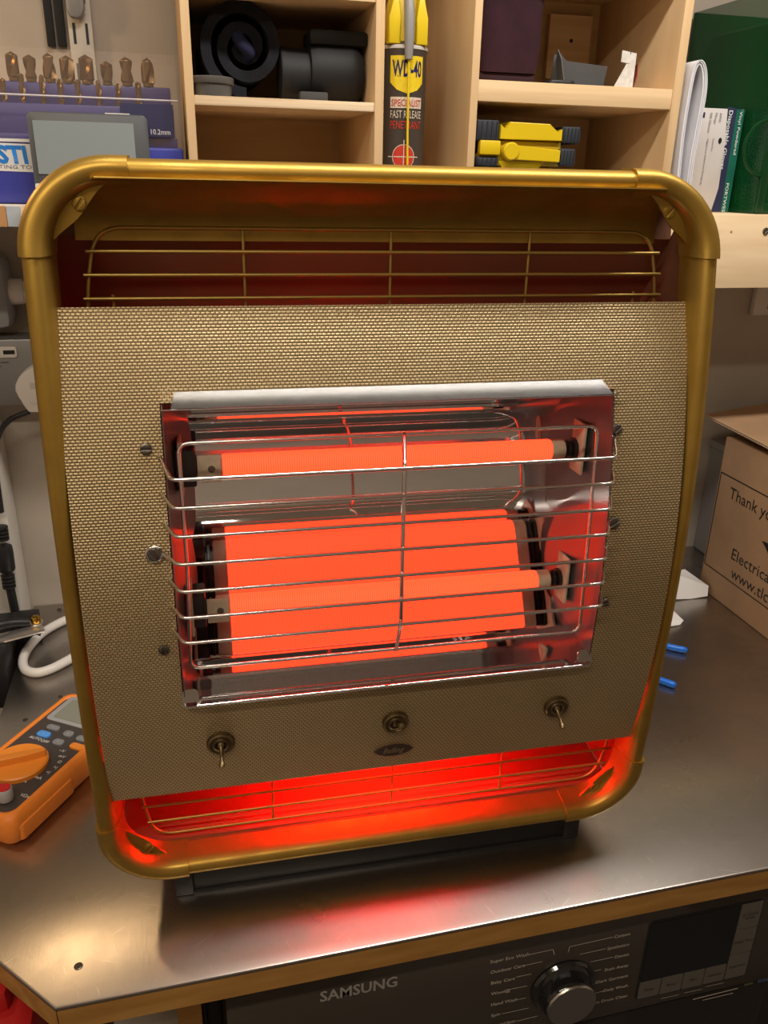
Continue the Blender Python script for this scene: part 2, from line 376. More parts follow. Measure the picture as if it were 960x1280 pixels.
for sx in (-1, 1):
    for sz in (-1, 1):
        zc = (ZT-RC) if sz > 0 else (ZB+RC); xc = XC+sx*(HWF-RC); ze = ZT if sz > 0 else ZB
        rs = []
        jz = JZT if sz > 0 else JZB
        for k in range(4): rs.append(ring(XC+sx*HWF, jz+(zc-jz)*k/4, -sx, 0, .0020))
        for k in range(17):
            a = PI/2*k/16; rs.append(ring(xc+sx*RC*math.cos(a), zc+sz*RC*math.sin(a), -sx*math.cos(a), -sz*math.sin(a), .0020))
        for k in range(1, 5): rs.append(ring(xc+(XC+sx*JX-xc)*k/4, ze, 0, -sz, .0020))
        cp = finish('corner_sleeve', sweep(NB(), rs), GOLD, heater, smooth=50)
        # crescent tab with a slotted screw inside the corner
        Y = FF(zc)+.016; ro = .050; out = []
        for k in range(13):
            a = math.radians(4+82*k/12); out.append((sx*ro*math.cos(a), sz*ro*math.sin(a)))
        for k in range(1, 12):
            a = math.radians(86-82*k/12); q = ro-.014*math.sin(PI*k/12); out.append((sx*q*math.cos(a), sz*q*math.sin(a)))
        tb = mkprism('screw_tab', out, .002, axes((xc, Y, zc), (1, 0, 0), (0, 0, 1)), GOLD, cp, smooth=0)
        a = math.radians(56); slotted_screw(cp, (xc+sx*.0425*math.cos(a), Y-.002, zc+sz*.0425*math.sin(a)), (0, -1, 0), .0055, GOLD, ang=.9)
# --- inner casing
def plate(name, quads, material, th, parent=heater, smooth=40):
    bm = NB()
    for q in quads: bm.faces.new([bm.verts.new(p) for p in q])
    return finish(name, thicken(bm, th), material, parent, smooth=smooth)
cs = NB(); CYB = .115
for sg in (-1, 1):
    x = XC+sg*.2745; zs = [.075+(.70-.075)*k/20 for k in range(21)]
    def cby(z): return CYB if z < .55 else max(CYB-(z-.55)*.0805/.122, FF(z)+.020)
    for z0, z1 in zip(zs, zs[1:]): cs.faces.new([cs.verts.new(p) for p in ((x, FF(z0)+.018, z0), (x, cby(z0), z0), (x, cby(z1), z1), (x, FF(z1)+.018, z1))])
def cq(*p): cs.faces.new([cs.verts.new(q) for q in p])
cq((XC-.2745, CYB, .075), (XC+.2745, CYB, .075), (XC+.2745, CYB, .55), (XC-.2745, CYB, .55))
cq((XC-.2745, CYB, .55), (XC+.2745, CYB, .55), (XC+.2745, .0365, .672), (XC-.2745, .0365, .672))
cq((XC-.246, .004, .7160), (XC+.246, .004, .7160), (XC+.2745, .042, .700), (XC-.2745, .042, .700))
cq((XC-.2745, .042, .700), (XC+.2745, .042, .700), (XC+.2745, .0365, .672), (XC-.2745, .0365, .672))
cq((XC-.2745, -.008, .0695), (XC+.2745, -.008, .0695), (XC+.2745, CYB, .075), (XC-.2745, CYB, .075))
casing = finish('casing', thicken(cs, .0015), INNER, heater, smooth=20)
# visor sheet under the top rail
vp = [(-.022, .7165), (-.006, .7125), (.010, .7065), (.022, .698), (.029, .687), (.032, .678), (.033, .668)]
vq = []
for (y0, z0), (y1, z1) in zip(vp, vp[1:]):
    w0 = .231+(y0+.022)*.45; w1 = .231+(y1+.022)*.45
    vq.append([(XC-w0, y0, z0), (XC+w0, y0, z0), (XC+w1, y1, z1), (XC-w1, y1, z1)])
plate('visor', vq, GOLD, .0012)
# --- wire grilles
GX = .004
def grille(name, loop, hors, vers, Y):
    mktube(name, loop, .00165, GWIRE, heater, smooth=60)
    for x0, x1, z in hors: mktube('grille_wire', [(x0, Y-.0025, z), (x1, Y-.0025, z)], .0015, GWIRE, heater, smooth=60)
    for x, z0, z1 in vers: mktube('grille_wire', [(x, Y+.0005, z0), (x, Y+.0005, z1)], .0013, GWIRE, heater, smooth=60)
lp = fillet([(GX-.257, .03, .585), (GX-.2535, .03, .63), (GX-.243, .03, .678), (GX+.247, .03, .678), (GX+.2595, .03, .63), (GX+.262, .03, .585)], .035, 8)
grille('grille_loop', lp, [(GX-.2515, GX+.2575, .6597), (GX-.255, GX+.2615, .641), (GX-.257, GX+.2645, .622)], [(-.1212, .6765, .60), (.0058, .6765, .60), (.1336, .6765, .60), (GX-.234, .625, .59), (GX+.238, .625, .59)], .03)
lp = fillet([(GX-.257, 0, .19), (GX-.252, 0, .12), (GX-.243, 0, .0775), (GX+.25, 0, .0775), (GX+.263, 0, .12), (GX+.265, 0, .19)], .04, 8)
grille('grille_loop', lp, [(GX-.253, GX+.267, .1175), (GX-.249, GX+.263, .0972)], [(-.116, .079, .19), (.014, .079, .19), (.1396, .079, .19)], 0.0)
# --- bowed embossed panel with a window
PX0, PX1 = -.2715, .2705; PZ0, PZ1 = .1605, .6215
WX0, WX1, WZ0, WZ1 = -.196, .199, .279, .549
bm = NB(); xs = [PX0, -.25, WX0, -.1, 0, .1, WX1, .25, PX1]
zs = sorted({PZ0+(WZ0-PZ0)*k/8 for k in range(9)} | {WZ0+(WZ1-WZ0)*k/16 for k in range(17)} | {WZ1+(PZ1-WZ1)*k/6 for k in range(7)})
zz = [zs[0]]
for z in zs[1:]:
    if z-zz[-1] > 1e-5: zz.append(z)
gv = {(i, j): bm.verts.new((x, PP(z), z)) for i, x in enumerate(xs) for j, z in enumerate(zz)}
for i in range(len(xs)-1):
    for j in range(len(zz)-1):
        if WX0-1e-6 <= xs[i] and xs[i+1] <= WX1+1e-6 and WZ0-1e-6 <= zz[j] and zz[j+1] <= WZ1+1e-6: continue
        bm.faces.new((gv[i, j], gv[i+1, j], gv[i+1, j+1], gv[i, j+1]))
for v in list(bm.verts):
    if not v.link_faces: bm.verts.remove(v)
panel = finish('front_panel', thicken(bm, .0014), PANEL, heater, smooth=30)
for px, pz, a in ((-.209, .5136, .0), (.2024, .5136, .7), (-.2085, .3364, 1.5), (.205, .345, .3)):
    slotted_screw(panel, Vector((px, PP(pz), pz))+PN(pz)*.0006, PN(pz), .0048, SCREW, a)
# --- chrome reflector: cross section (Y,Z), the lower half a parabola about the lower bar
E1 = (.002, .481); E2 = (.004, .340)
ax = Vector((-.872, .49)).normalized(); pe = Vector((.49, .872)).normalized(); FOC = .027
para = []
for k in range(19):
    s = .063-(.063+.052)*k/18; d = s*s/(4*FOC)-FOC
    q = Vector(E2)+ax*d+pe*s; para.append((q.x, q.y))
prof = [(-.0525, .5475), (-.0365, .5460), (-.015, .5435), (.004, .5395), (.019, .534), (.032, .525), (.041, .513), (.046, .50), (.048, .48), (.0475, .455), (.046, .43), (.042, .412)] + para
yl, zl = prof[-1]
prof += [(yl-.008, zl-.006), (yl-.022, zl-.0095), (-.060, .2785), (-.0655, .2775)]
def rx(y): return .0 if y < -.03 else .02*min(1, (y+.03)/.08)
quads = []
for (y0, z0), (y1, z1) in zip(prof, prof[1:]):
    quads.append([(WX0+.001+rx(y0), y0, z0), (WX1-.001-rx(y0), y0, z0), (WX1-.001-rx(y1), y1, z1), (WX0+.001+rx(y1), y1, z1)])
refl = plate('reflector', quads, CHROME, .0008, smooth=60)
for sg, X in ((-1, WX0+.001), (1, WX1-.001)):           # chrome end walls, splayed outwards to the opening
    def ex(y): return X-sg*rx(y)
    front = [(PP(z)-.001, z) for z in [WZ1-.001-(WZ1-WZ0-.002)*k/12 for k in range(13)]]
    bm = NB(); back = prof[1:-1]; n = 26
    def samp(c, t):
        L = [0]
        for p, q in zip(c, c[1:]): L.append(L[-1]+math.hypot(p[0]-q[0], p[1]-q[1]))
        t *= L[-1]
        for i in range(len(c)-1):
            if t <= L[i+1]+1e-9:
                u = (t-L[i])/(L[i+1]-L[i]); return (c[i][0]+(c[i+1][0]-c[i][0])*u, c[i][1]+(c[i+1][1]-c[i][1])*u)
        return c[-1]
    gr = []
    for k in range(n+1):
        f = samp(front, k/n); b = samp(back, k/n); gr.append([bm.verts.new((ex(f[0]+(b[0]-f[0])*u/5), f[0]+(b[0]-f[0])*u/5, f[1]+(b[1]-f[1])*u/5)) for u in range(6)])
    for A, B in zip(gr, gr[1:]):
        for u in range(5): bm.faces.new((A[u], A[u+1], B[u+1], B[u]))
    w = finish('end_wall', thicken(bm, .0008), DULLCH, refl, smooth=50)
    mkprism('corner_lug', rrect(.015, .017, .005, cx=0, cy=0), .0010, axes((X-sg*.0055, PP(.279)-.0015, .2815), (1, 0, 0), (0, .55, 1)), CHROME, refl, smooth=30)
    for e in (E1, E2):
        mkbox('mica_pad', (X-sg*.0105-.0016, e[0]-.017, e[1]-.022), (X-sg*.0105+.0016, e[0]+.008, e[1]+.028), CERAM, refl, bev=.001)
plate('top_lip', [[(WX0+.009, -.0530, .5482), (WX1-.009, -.0530, .5482), (WX1-.012, -.0350, .5572), (WX0+.012, -.0350, .5572)]], mat('brushed_chrome', (.62, .68, .77), rough=.16, metal=1), .0012, refl)
mktube('lip_bead', [(WX0+.012, -.0655, .2778), (WX1-.012, -.0655, .2778)], .0016, CHROME, refl, smooth=60)
# --- the two bars
EXC = .0055; EHL = .1545
for e in (E1, E2):
    M = frame_m((0, 0, 0), (1, 0, 0), (0, 1, 0))
    el = mklathe('heating_bar', [(.0095, -EHL), (.0102, -EHL+.002), (.0102, EHL-.002), (.0095, EHL)], Matrix.Translation((EXC, e[0], e[1])) @ M, COIL, heater, n=28)
    for sg in (-1, 1):
        Mc = Matrix.Translation((EXC+sg*EHL, e[0], e[1])) @ frame_m((0, 0, 0), (sg, 0, 0), (0, 1, 0))
        mklathe('ceramic_end', [(.0100, 0), (.0100, .012), (.0092, .0135), (0, .0135)], Mc, CERAM, el, n=20)
        mklathe('terminal_nut', [(.0062, .0125), (.0062, .0165), (.0090, .0168), (.0090, .0190), (.0058, .0195), (.0058, .0215), (.0105, .022), (.0105, .0275)], Mc, BAKE, el, n=10)
    x = EXC-EHL-.0105
    b = mkbox('terminal_plate', (x-.011, e[0]-.0125, e[1]-.0115), (x+.009, e[0]-.0105, e[1]+.0135), CERAM, el, bev=.0006)
    mklathe('rivet', [(.0033, 0), (.003, .001), (0, .0014)], frame_m((x+.001, e[0]-.0126, e[1]+.001), (0, -1, 0)), SCREW, b, n=12)
    mkbox('insulator_block', (x-.030, e[0]-.016, e[1]-.014), (x-.012, e[0]+.012, e[1]+.020), BAKE, el, bev=.002)
# unseen red emitter added behind the panel for the glow in the casing
GLOW = mat('red_glow_emission', (.3, .02, .01), rough=.4, emit=(1, .0075, .0022), estr=260)
glow_helper = mklathe('added_glow_emitter', [(0, -.09), (.008, -.085), (.011, -.07), (.011, .07), (.008, .085), (0, .09)], frame_m((.01, .088, .190), (1, 0, 0), (0, 1, 0)), GLOW, heater, n=16)
for sg in (-1, 1): mkbox('emitter_mount', (.01+sg*.10-.012, .075, .178), (.01+sg*.10+.012, CYB-.0005, .202), BLACKP, glow_helper, bev=.001)  # mounts of the added red emitter
plate('added_glow_baffle', [[(-.235, -.02, .225), (.245, -.02, .225), (.245, .0945, .215), (-.235, .0945, .215)]], INNER, .001)  # unseen baffle added to hold the red glow back from the upper cavity
# --- chromed wire guard
YG = -.083; zs = [.4995, .4758, .4512, .4268, .4020, .3775, .3535]
for i, z in enumerate(zs):
    xl, xr = -.1895, .1848+.0008*i; hxl, hxr = -.2005, .2015; zh = z+(.009 if i == 0 else .001)
    if i == 3:
        eye = [(-.209+.0062*math.cos(a), PP(z)-.0028, z+.001+.0062*math.sin(a)) for a in [math.radians(-10-300*k/14) for k in range(15)]]
        pts = eye[::-1]+fillet([(hxl-.001, PP(z)-.003, z+.001), (xl, YG, z), (xr, YG, z), (hxr-.003, PP(z)-.002, zh)], .006)
    else: pts = fillet([(hxl, PP(zh)+.004, zh), (xl, YG, z), (xr, YG, z), (hxr, PP(zh)+.004, zh)], .006)
    mktube('guard_wire', pts, .00165, WIRE, heater, n=8, smooth=60)
sp = slotted_screw(heater, Vector((-.209, PP(.4275)-.003, .4275)), PN(.4275), .0062, SCREW, -.9, 'guard_screw')
slotted_screw(heater, Vector((.2025, PP(.4275)-.003, .4275)), PN(.4275), .0062, SCREW, .5, 'guard_screw')
YL = -.045
lp = fillet([(-.184, YL, .41), (-.184, YL, .5172), (.1835, YL, .5172), (.1875, YL, .41), (.1905, YL, .3045), (-.188, YL, .3045), (-.184, YL, .41)], .010, 6)
mktube('guard_loop', lp, .00165, WIRE, heater, smooth=60)
mktube('guard_upright', fillet([(.004, YL, .5172), (.003, YL-.006, .5165), (-.003, YG+.003, .4995), (-.002, YG+.003, .3535), (.002, YL-.004, .3052), (.003, YL, .3045)], .006), .0019, WIRE, heater, smooth=60)
# --- toggles, badge
def toggle(x, z, down):
    n = PN(z); o = Vector((x, PP(z), z)); M = frame_m(o, n, (1, 0, 0))
    t = mklathe('toggle_switch', [(.0120, 0), (.0124, .001), (.0124, .0045), (.0112, .0056), (.0098, .0056), (.0092, .0046), (.0080, .0046), (.0074, .0062), (.0062, .0066), (.0054, .0058), (.0050, .0030), (0, .0028)], M, BRASS, heater, n=32)
    bm = NB()
    for k in range(26):
        a = 2*PI*k/26; box(bm, (.0120, -.0007, .0008), (.0131, .0007, .0046), 0, M @ Matrix.Rotation(a, 4, 'Z'))
    finish('knurling', bm, BRASS, t, smooth=0)
    d = Vector((0, -.86, -.52) if down else (.12, -.90, .42)).normalized(); p = o+n*.0035
    ln = .0215 if down else .017
    lever = mklathe('lever', [(.0026, 0), (.0022, .004), (.0016, .008), (.0017, ln-.006), (.0026, ln-.0035), (.0031, ln-.001), (.0024, ln+.0012), (0, ln+.002)], frame_m(p, d), BRASS, t, n=14)
    mklathe('lever_ball', [(0, -.0042), (.003, -.003), (.0042, 0), (.003, .003), (0, .0042)], frame_m(p, d), BRASS, t, n=14)
toggle(-.1655, .2255, True); toggle(.0025, .2268, False); toggle(.1715, .2225, True)
zb = .1868; n = PN(zb); M = axes(Vector((.0035, PP(zb), zb))+n*.0006, (1, 0, 0), n.cross(Vector((1, 0, 0))))
out = []
for k in range(13): t = -1+2*k/12; out.append((.0205*t, -.0080*(1-t*t)**.9))
for k in range(1, 12): t = 1-2*k/12; out.append((.0205*t, .0080*(1-t*t)**.9))
badge = mkprism('badge', out, .0014, M, mat('badge_brown', (.07, .045, .035), rough=.35, metal=.4), heater, bev=.0004)
lettering('Belling', M @ Matrix.Translation((0, -.0030, .0015)), mat('badge_letter', (.40, .30, .18), rough=.4, metal=.6), badge, height=.0075, width=.0215, shear=.35, align='CENTER')
# --- base
SB = .008
mkbox('base_channel', (SB-.213, -.0105, .004), (SB+.215, .075, .052), BLACKM, heater, bev=.002)
mkbox('base_flange', (SB-.213, -.0125, .0), (SB+.215, .075, .0045), BLACKM, heater, bev=.001)
for sg in (-1, 1): mkbox('base_end_cap', (SB+sg*.222-.010, -.013, 0), (SB+sg*.222+.010, .078, .056), BLACKM, heater, bev=.003)
mkbox('base_support', (SB-.18, .02, .05), (SB+.18, .06, .0695), BLACKM, heater, bev=.001)
#__PART2__
# ================================================================== WASHING MACHINE under the bench
WYF = .612
def wf(px, py): p = WY(px, py, WYF); return p.x, p.z
WX_ = ((1, 0, 0), (0, 0, 1))
wx0, wx1 = -.002, .690
CHAR = mat('washer_charcoal', (.060, .050, .041), rough=.30, spec=.4)
CHAR2 = mat('washer_charcoal_dark', (.022, .019, .017), rough=.25)
WTXT = mat('washer_print', (.66, .60, .53), rough=.5); WTXT2 = mat('washer_silver_letter', (.62, .60, .56), rough=.3, metal=.6)
wash = thing('washing_machine', 'dark charcoal washing machine with a round dial under the bench', 'washing machine', ((wx0+wx1)/2, .9, FLZ))
wo = Vector(((wx0+wx1)/2, .9, FLZ)); toW = Matrix.Translation(-wo)
mkbox('body', (wx0+.004, WYF+.012, FLZ+.015), (wx1-.004, 1.20, -.040), CHAR2, wash, bev=.006, M=toW)
cpn = mkbox('control_panel', (wx0, WYF, -.235), (wx1, WYF+.020, -.040), CHAR, wash, bev=.004, M=toW)
mkbox('lower_front', (wx0, WYF+.003, FLZ+.09), (wx1, WYF+.02, -.239), CHAR2, wash, bev=.004, M=toW)
for x in (wx0+.05, wx1-.05):
    for y in (.68, 1.14): mklathe('foot', [(.02, 0), (.02, .01), (.012, .012), (.012, .018)], toW @ Matrix.Translation((x, y, FLZ)), RUBBER, wash, n=14)
def wtext(s, px, py, h, align='LEFT', m=None, width=None, bold=0.0):
    x, z = wf(px, py)
    lettering(s, toW @ axes((x, WYF-.0003, z), *WX_), m or WTXT, cpn, height=h, align=align, width=width, bold=bold)
def wbar(p, q, w=.0007):
    (x0, z0), (x1, z1) = wf(*p), wf(*q); a = Vector((x0, WYF-.0004, z0)); b = Vector((x1, WYF-.0004, z1)); d = (b-a)
    z0 = d.normalized().cross(Vector((0, 1, 0)))*w/2
    bm = NB(); bm.faces.new([bm.verts.new(toW @ v) for v in (a-z0, b-z0, b+z0, a+z0)]); finish('print_line', bm, WTXT, cpn, smooth=0)
x0, z0 = wf(400, 1253); x1, z1 = wf(496, 1239)
wtext('SAMSUNG', 400, 1252, .0150, m=WTXT2, width=x1-x0, bold=.02)
for s, px, py, al in (('Super Eco Wash', 612.5, 1204, 'LEFT'), ('Outdoor Care', 613, 1217, 'LEFT'), ('Baby Care', 613.5, 1230.5, 'LEFT'), ('Wool@', 613.5, 1244, 'LEFT'),
        ('Hand Wash', 613.5, 1257.5, 'LEFT'), ('Spin', 613.5, 1271, 'LEFT'), ('Rinse+Spin', 613.5, 1284, 'LEFT'),
        ('Cotton', 787, 1168.5, 'RIGHT'), ('Synthetics', 786, 1181.5, 'RIGHT'), ('Denim', 785.5, 1194, 'RIGHT'), ('Stain Away', 785, 1207.5, 'RIGHT'),
        ('Dark Garment', 784.5, 1220.5, 'RIGHT'), ('Daily Wash', 784, 1233, 'RIGHT'), ('Eco Drum Clean', 783.5, 1245.5, 'RIGHT')):
    wtext(s, px, py, .0049, al)
for p, q in (((661, 1193), (691, 1186.5)), ((691, 1186.5), (693, 1193)), ((653, 1207), (678, 1201.5)), ((645, 1221), (664, 1217)), ((638, 1236), (659, 1232)), ((648, 1249), (657, 1247)),
             ((627, 1267), (661, 1259.5)), ((646, 1276), (672, 1269.5)), ((766, 1171), (712, 1183)), ((712, 1183), (710, 1190)), ((757, 1185.5), (725, 1192.5)), ((766, 1196), (738, 1202)), ((751, 1211.5), (743, 1213.5)), ((746, 1227.5), (743, 1228.5)), ((754, 1238.5), (744, 1241))):
    wbar(p, q)
kx, kz = wf(702, 1231)
K = mklathe('dial', [(.0400, 0), (.0405, .003), (.0385, .0065), (.0345, .008), (.0335, .009), (.0318, .024), (.0305, .026)], toW @ frame_m((kx, WYF, kz), (0, -1, 0)), mat('dial_gloss_black', (.012, .012, .013), rough=.08, coat=.5), wash, n=40)
kn = 16
lathe_b = lathe(NB(), [(.0305, .0255), (.0312, .0265), (.0300, .0285), (0, .0262)], toW @ frame_m((kx, WYF, kz), (0, -1, 0), (1, 0, .3)), kn)
finish('dial_cap', lathe_b, mat('brushed_steel_cap', (.50, .47, .44), rough=.28, metal=1), K, smooth=20)
def wquad(name, pts, th, m, parent, bev=.0): # px corners on washer plane
    P = [wf(*p) for p in pts]
    return mkprism(name, P, th, toW @ axes((0, WYF, 0), *WX_), m, parent, bev=bev, smooth=30)
xs_ = [wf(812, 1161)[0], wf(926.5, 1131)[0], wf(954, 1125)[0]]
zt_, zm_, zb_ = wf(926.5, 1130)[1], wf(923, 1200)[1], wf(811, 1245)[1]
mkprism('display_bezel', rrect(xs_[2]-xs_[0]+.004, zt_-zb_+.004, .006, cx=(xs_[0]+xs_[2])/2, cy=(zt_+zb_)/2), .0006, toW @ axes((0, WYF, 0), *WX_), BLACKP, wash, smooth=20)
mkprism('display', rrect(xs_[1]-xs_[0]-.002, zt_-zm_-.002, .003, cx=(xs_[0]+xs_[1])/2, cy=(zt_+zm_)/2), .0011, toW @ axes((0, WYF, 0), *WX_), mat('dark_display', (.012, .013, .016), rough=.12), wash, smooth=20)
BTN = mat('washer_button_grey', (.13, .12, .105), rough=.4); BTX = mat('button_print', (.02, .018, .016), rough=.5)
names4 = ['Temp.', 'Rinse', 'Spin', 'Options']; w4 = (xs_[1]-xs_[0])/4
for i in range(4):
    cx = xs_[0]+w4*(i+.5); cz = (zm_+zb_)/2
    b = mkprism('button', rrect(w4-.0016, zm_-zb_-.001, .001, 2, cx=cx, cy=cz), .0014, toW @ axes((0, WYF, 0), *WX_), BTN, wash, smooth=20)
    lettering(names4[i], toW @ axes((cx, WYF-.0015, cz-.002), *WX_), BTX, b, height=.0042, align='CENTER')
h3 = (zt_-zb_)/3; names3 = [("15' Quick", 'Wash'), ('Delay Time',), ('Easy Iron',)]
for i in range(3):
    cx = (xs_[1]+xs_[2])/2+.0006; cz = zt_-h3*(i+.5)
    b = mkprism('button', rrect(xs_[2]-xs_[1]-.001, h3-.0014, .001, 2, cx=cx, cy=cz), .0014, toW @ axes((0, WYF, 0), *WX_), BTN, wash, smooth=20)
    for k, ln in enumerate(names3[i]): lettering(ln, toW @ axes((cx, WYF-.0015, cz-.002+(.003 if len(names3[i]) > 1 else 0)-.0065*k), *WX_), BTX, b, height=.0042, align='CENTER')
wtext('eco', 930, 1232, .006, m=mat('eco_green', (.16, .30, .08), rough=.5)); wtext('Bubble', 947, 1228, .006, m=mat('eco_blue', (.08, .20, .42), rough=.5))
for a, b in (((826, 1248), (848, 1243)), ((855, 1241), (877, 1236)), ((882, 1233), (905, 1228))): wbar(a, b, .0006)
wbar((866, 1249), (922, 1235), .0014); wbar((878, 1250), (916, 1241), .0010)
# things under the bench, left of the washer
pst = mkbox('metal_post', (-.024, .66, FLZ), (-.006, .70, -.034), BLACKP, bev=.002)
tag(pst, 'black upright bar between the bench leg and the washing machine', 'post')
p = WY(196, 1262, .80)
bx = thing('cream_storage_case', 'cream plastic case with vents on the floor under the bench', 'case', (p.x, .83, FLZ))
bh = p.z-FLZ-.0
mkbox('body', (-.055, -.05, 0), (.055, .08, bh), mat('cream_plastic', (.46, .41, .33), rough=.5), bx, bev=.006)
for k in range(5): mkbox('vent', (-.04, -.0512, bh-.02-.012*k), (.04, -.0495, bh-.015-.012*k), GREYP, bx)
p = WY(6, 1250, .74)
rb = thing('red_fuel_can', 'red plastic can standing on the floor below the cut bench corner', 'can', (p.x-.09, .76, FLZ))
RED = mat('red_plastic', (.55, .02, .02), rough=.35)
rh = p.z-FLZ
mkbox('body', (-.12, -.07, 0), (.12, .10, rh-.03), RED, rb, bev=.02)
mkbox('handle', (-.07, -.012, rh-.035), (.09, .018, rh), RED, rb, bev=.008)
mklathe('cap', [(.025, rh-.035), (.025, rh-.005), (.018, rh)], Matrix.Translation((-.095, .05, 0)), BLACKP, rb, n=16)
# ================================================================== MULTIMETER
mo = G(20, 1063); md_ = (G(118, 968)-mo); mang = math.atan2(md_.y, md_.x)
# local frame: x across (width, 0 at right side going negative to the left), y along the length
meter = thing('digital_multimeter', 'orange digital multimeter with a rotary dial lying beside the heater', 'multimeter', (mo.x, mo.y, 0), mang-PI/2)
ORG = mat('orange_rubber', (.84, .24, .028), rough=.5, var=.06, vscale=(200, 200, 200)); ORG2 = mat('orange_dial', (.80, .26, .03), rough=.4)
FACE = mat('meter_face', (.055, .045, .042), rough=.5)
MW, ML, MH = .115, .235, .040
def mm(x, y, z=0.0): return (x, y, z)
out = []
for k in range(41):
    t = k/40; y = ML*t; out.append((-.004*math.sin(PI*t)-.002*(1 if .25 < t < .9 else 0), y))
left = [(-MW-x, y) for x, y in out[::-1]]
bm = NB(); full = fillet([Vector((0, .006, 0)), Vector((0, .02, 0))], .001)
def ol(inset):
    r = rrect(MW-2*inset, ML-2*inset, .014, 5, cx=-MW/2, cy=ML/2)
    return [(x+(.0035*math.sin(PI*min(1, max(0, y/ML))) if x < -MW/2 else -.0035*math.sin(PI*min(1, max(0, y/ML)))), y) for x, y in r]
levels = [(.004, 0), (.0, .006), (-.001, .018), (0, .030), (.004, MH-.002), (.008, MH), (.010, MH-.0005), (.011, MH-.004)]
rings = [[Vector((x, y, z)) for x, y in ol(i)] for i, z in levels]
finish('holster', sweep(bm, rings), ORG, meter, smooth=60)
mkprism('face', ol(.0108), .0022, Matrix.Translation((0, 0, MH-.0045)), FACE, meter, smooth=20)
zf = MH-.0022
# flared holster grip on the near right corner
mkprism('grip', [(x, y) for x, y in rrect(.011, .09, .005, 4, cx=-.0030, cy=.055)], .020, Matrix.Translation((0, 0, .006)), ORG, meter, bev=.0035)
dl = (-.064, .083)
dial = mklathe('rotary_dial', [(.0350, 0), (.0350, .005), (.0330, .0068), (0, .0068)], Matrix.Translation((*dl, zf)), ORG2, meter, n=48)
Mr = Matrix.Translation((*dl, zf+.0066)) @ Matrix.Rotation(.72, 4, 'Z') @ Matrix.Scale(1.2, 4)
prof_ = [(-.0275, .0), (-.020, -.0045), (.010, -.0040), (.0265, -.0022), (.0275, 0), (.0265, .0022), (.010, .0040), (-.020, .0045)]
mkprism('pointer', prof_, .008, Mr, ORG2, dial, bev=.0015)
mkprism('screen_bezel', rrect(.088, .056, .006, 4, cx=-MW/2+.002, cy=.198), .0012, Matrix.Translation((0, 0, zf)), GREYP, meter, bev=.0004)
mkprism('lcd', rrect(.072, .042, .002, 2, cx=-MW/2+.002, cy=.197), .0016, Matrix.Translation((0, 0, zf)), mat('lcd_grey', (.23, .24, .20), rough=.15), meter)
BG_ = mat('meter_button_grey', (.20, .21, .22), rough=.45); BB_ = mat('meter_button_blue', (.08, .30, .75), rough=.4)
MTX = mat('meter_print', (.75, .73, .70), rough=.5)
for x, y, w, h, m_ in ((-.0745, .157, .019, .0095, BG_), (-.0765, .1415, .019, .0110, BB_), (-.0473, .1535, .014, .0110, BG_), (-.0480, .1350, .015, .0110, BG_), (-.0245, .1515, .016, .0100, BG_), (-.0195, .1365, .021, .0105, ORG2)):
    b = mkprism('key', rrect(w, h, min(w, h)*.42, 4, cx=x, cy=y), .0028, Matrix.Translation((0, 0, zf)), m_, meter, bev=.0008)
    lettering('--', Matrix.Translation((x, y-.0012, zf+.0029)), MTX, b, height=.003, align='CENTER')
for s, x, y in (('~V', -.0330, .122), ('mV', -.0255, .1130), ('\u03a9', -.0215, .1035), ('>|', -.0195, .0935), ('+|', -.0215, .0830), ('mA', -.0255, .0710), ('\u00b5A', -.0370, .0600), ('V', -.055, .0465), ('V\u03a9mA', -.0150, .0400), ('AUTO', -.082, .1300), ('OFF', -.066, .1290)):
    lettering(s, Matrix.Translation((x, y, zf+.0002)), MTX, meter, height=.0046, align='CENTER')
for x, y in ((-.066, .029), (-.0335, .029)):
    mklathe('jack', [(.0075, 0), (.0075, .0012), (.0045, .0012), (.0045, .0004), (0, .0004)], Matrix.Translation((x, y, zf)), BLACKP, meter, n=20)
lead = thing('test_lead_plug', 'grey test lead plug with a red end pushed into the multimeter', 'plug', meter.matrix_basis @ Vector((-.0335, .029, zf)), mang-PI/2)
mklathe('plug_body', [(.0050, .0), (.0085, .002), (.0090, .006), (.0088, .016), (.0078, .018)], Matrix(), mat('pale_grey_plastic', (.42, .42, .43), rough=.45), lead, n=20)
mklathe('red_cap', [(.0076, .0178), (.0070, .0192), (0, .0195)], Matrix(), RED, lead, n=20)
mktube('lead_sleeve', smooth_path([(0, 0, .009), (-.012, -.004, .010), (-.03, -.012, .012), (-.055, -.03, .006)], 6), lambda t: .0062-.003*t, mat('pale_grey_plastic', (.42, .42, .43)), lead, n=10, smooth=60)
# ================================================================== WALL SHELF + PIGEONHOLE UNIT
SF = 1.125; SZ = .680; CF_ = 1.13; CB_ = 1.375
sh = mkbox('shelf_board', (-1.0, SF, SZ-.0245), (.42, WBY-.002, SZ), mat('white_faced_board', (.74, .70, .64), rough=.5)); tag(sh, 'thin white faced shelf board under the drill case and screen', 'shelf')
s2 = thing('timber_shelf', 'thick pale pine shelf beam under the glove box and green crate', 'shelf', (1.0, 1.26, SZ))
tz = WY(930, 360, SF).z
mkbox('beam', (.42-1.0, SF-1.26, tz-SZ), (2.05-1.0, SF+.045-1.26, 0), TIMBER, s2, bev=.001)
mkbox('board', (.42-1.0, SF+.045-1.26, -.02), (2.05-1.0, WBY-.002-1.26, 0), TIMBER, s2)
p = WY(957, 289, SF); slotted_screw(s2, (p.x-1.0, SF-1.26, p.z-SZ), (0, -1, 0), .0052, SCREW, .8)
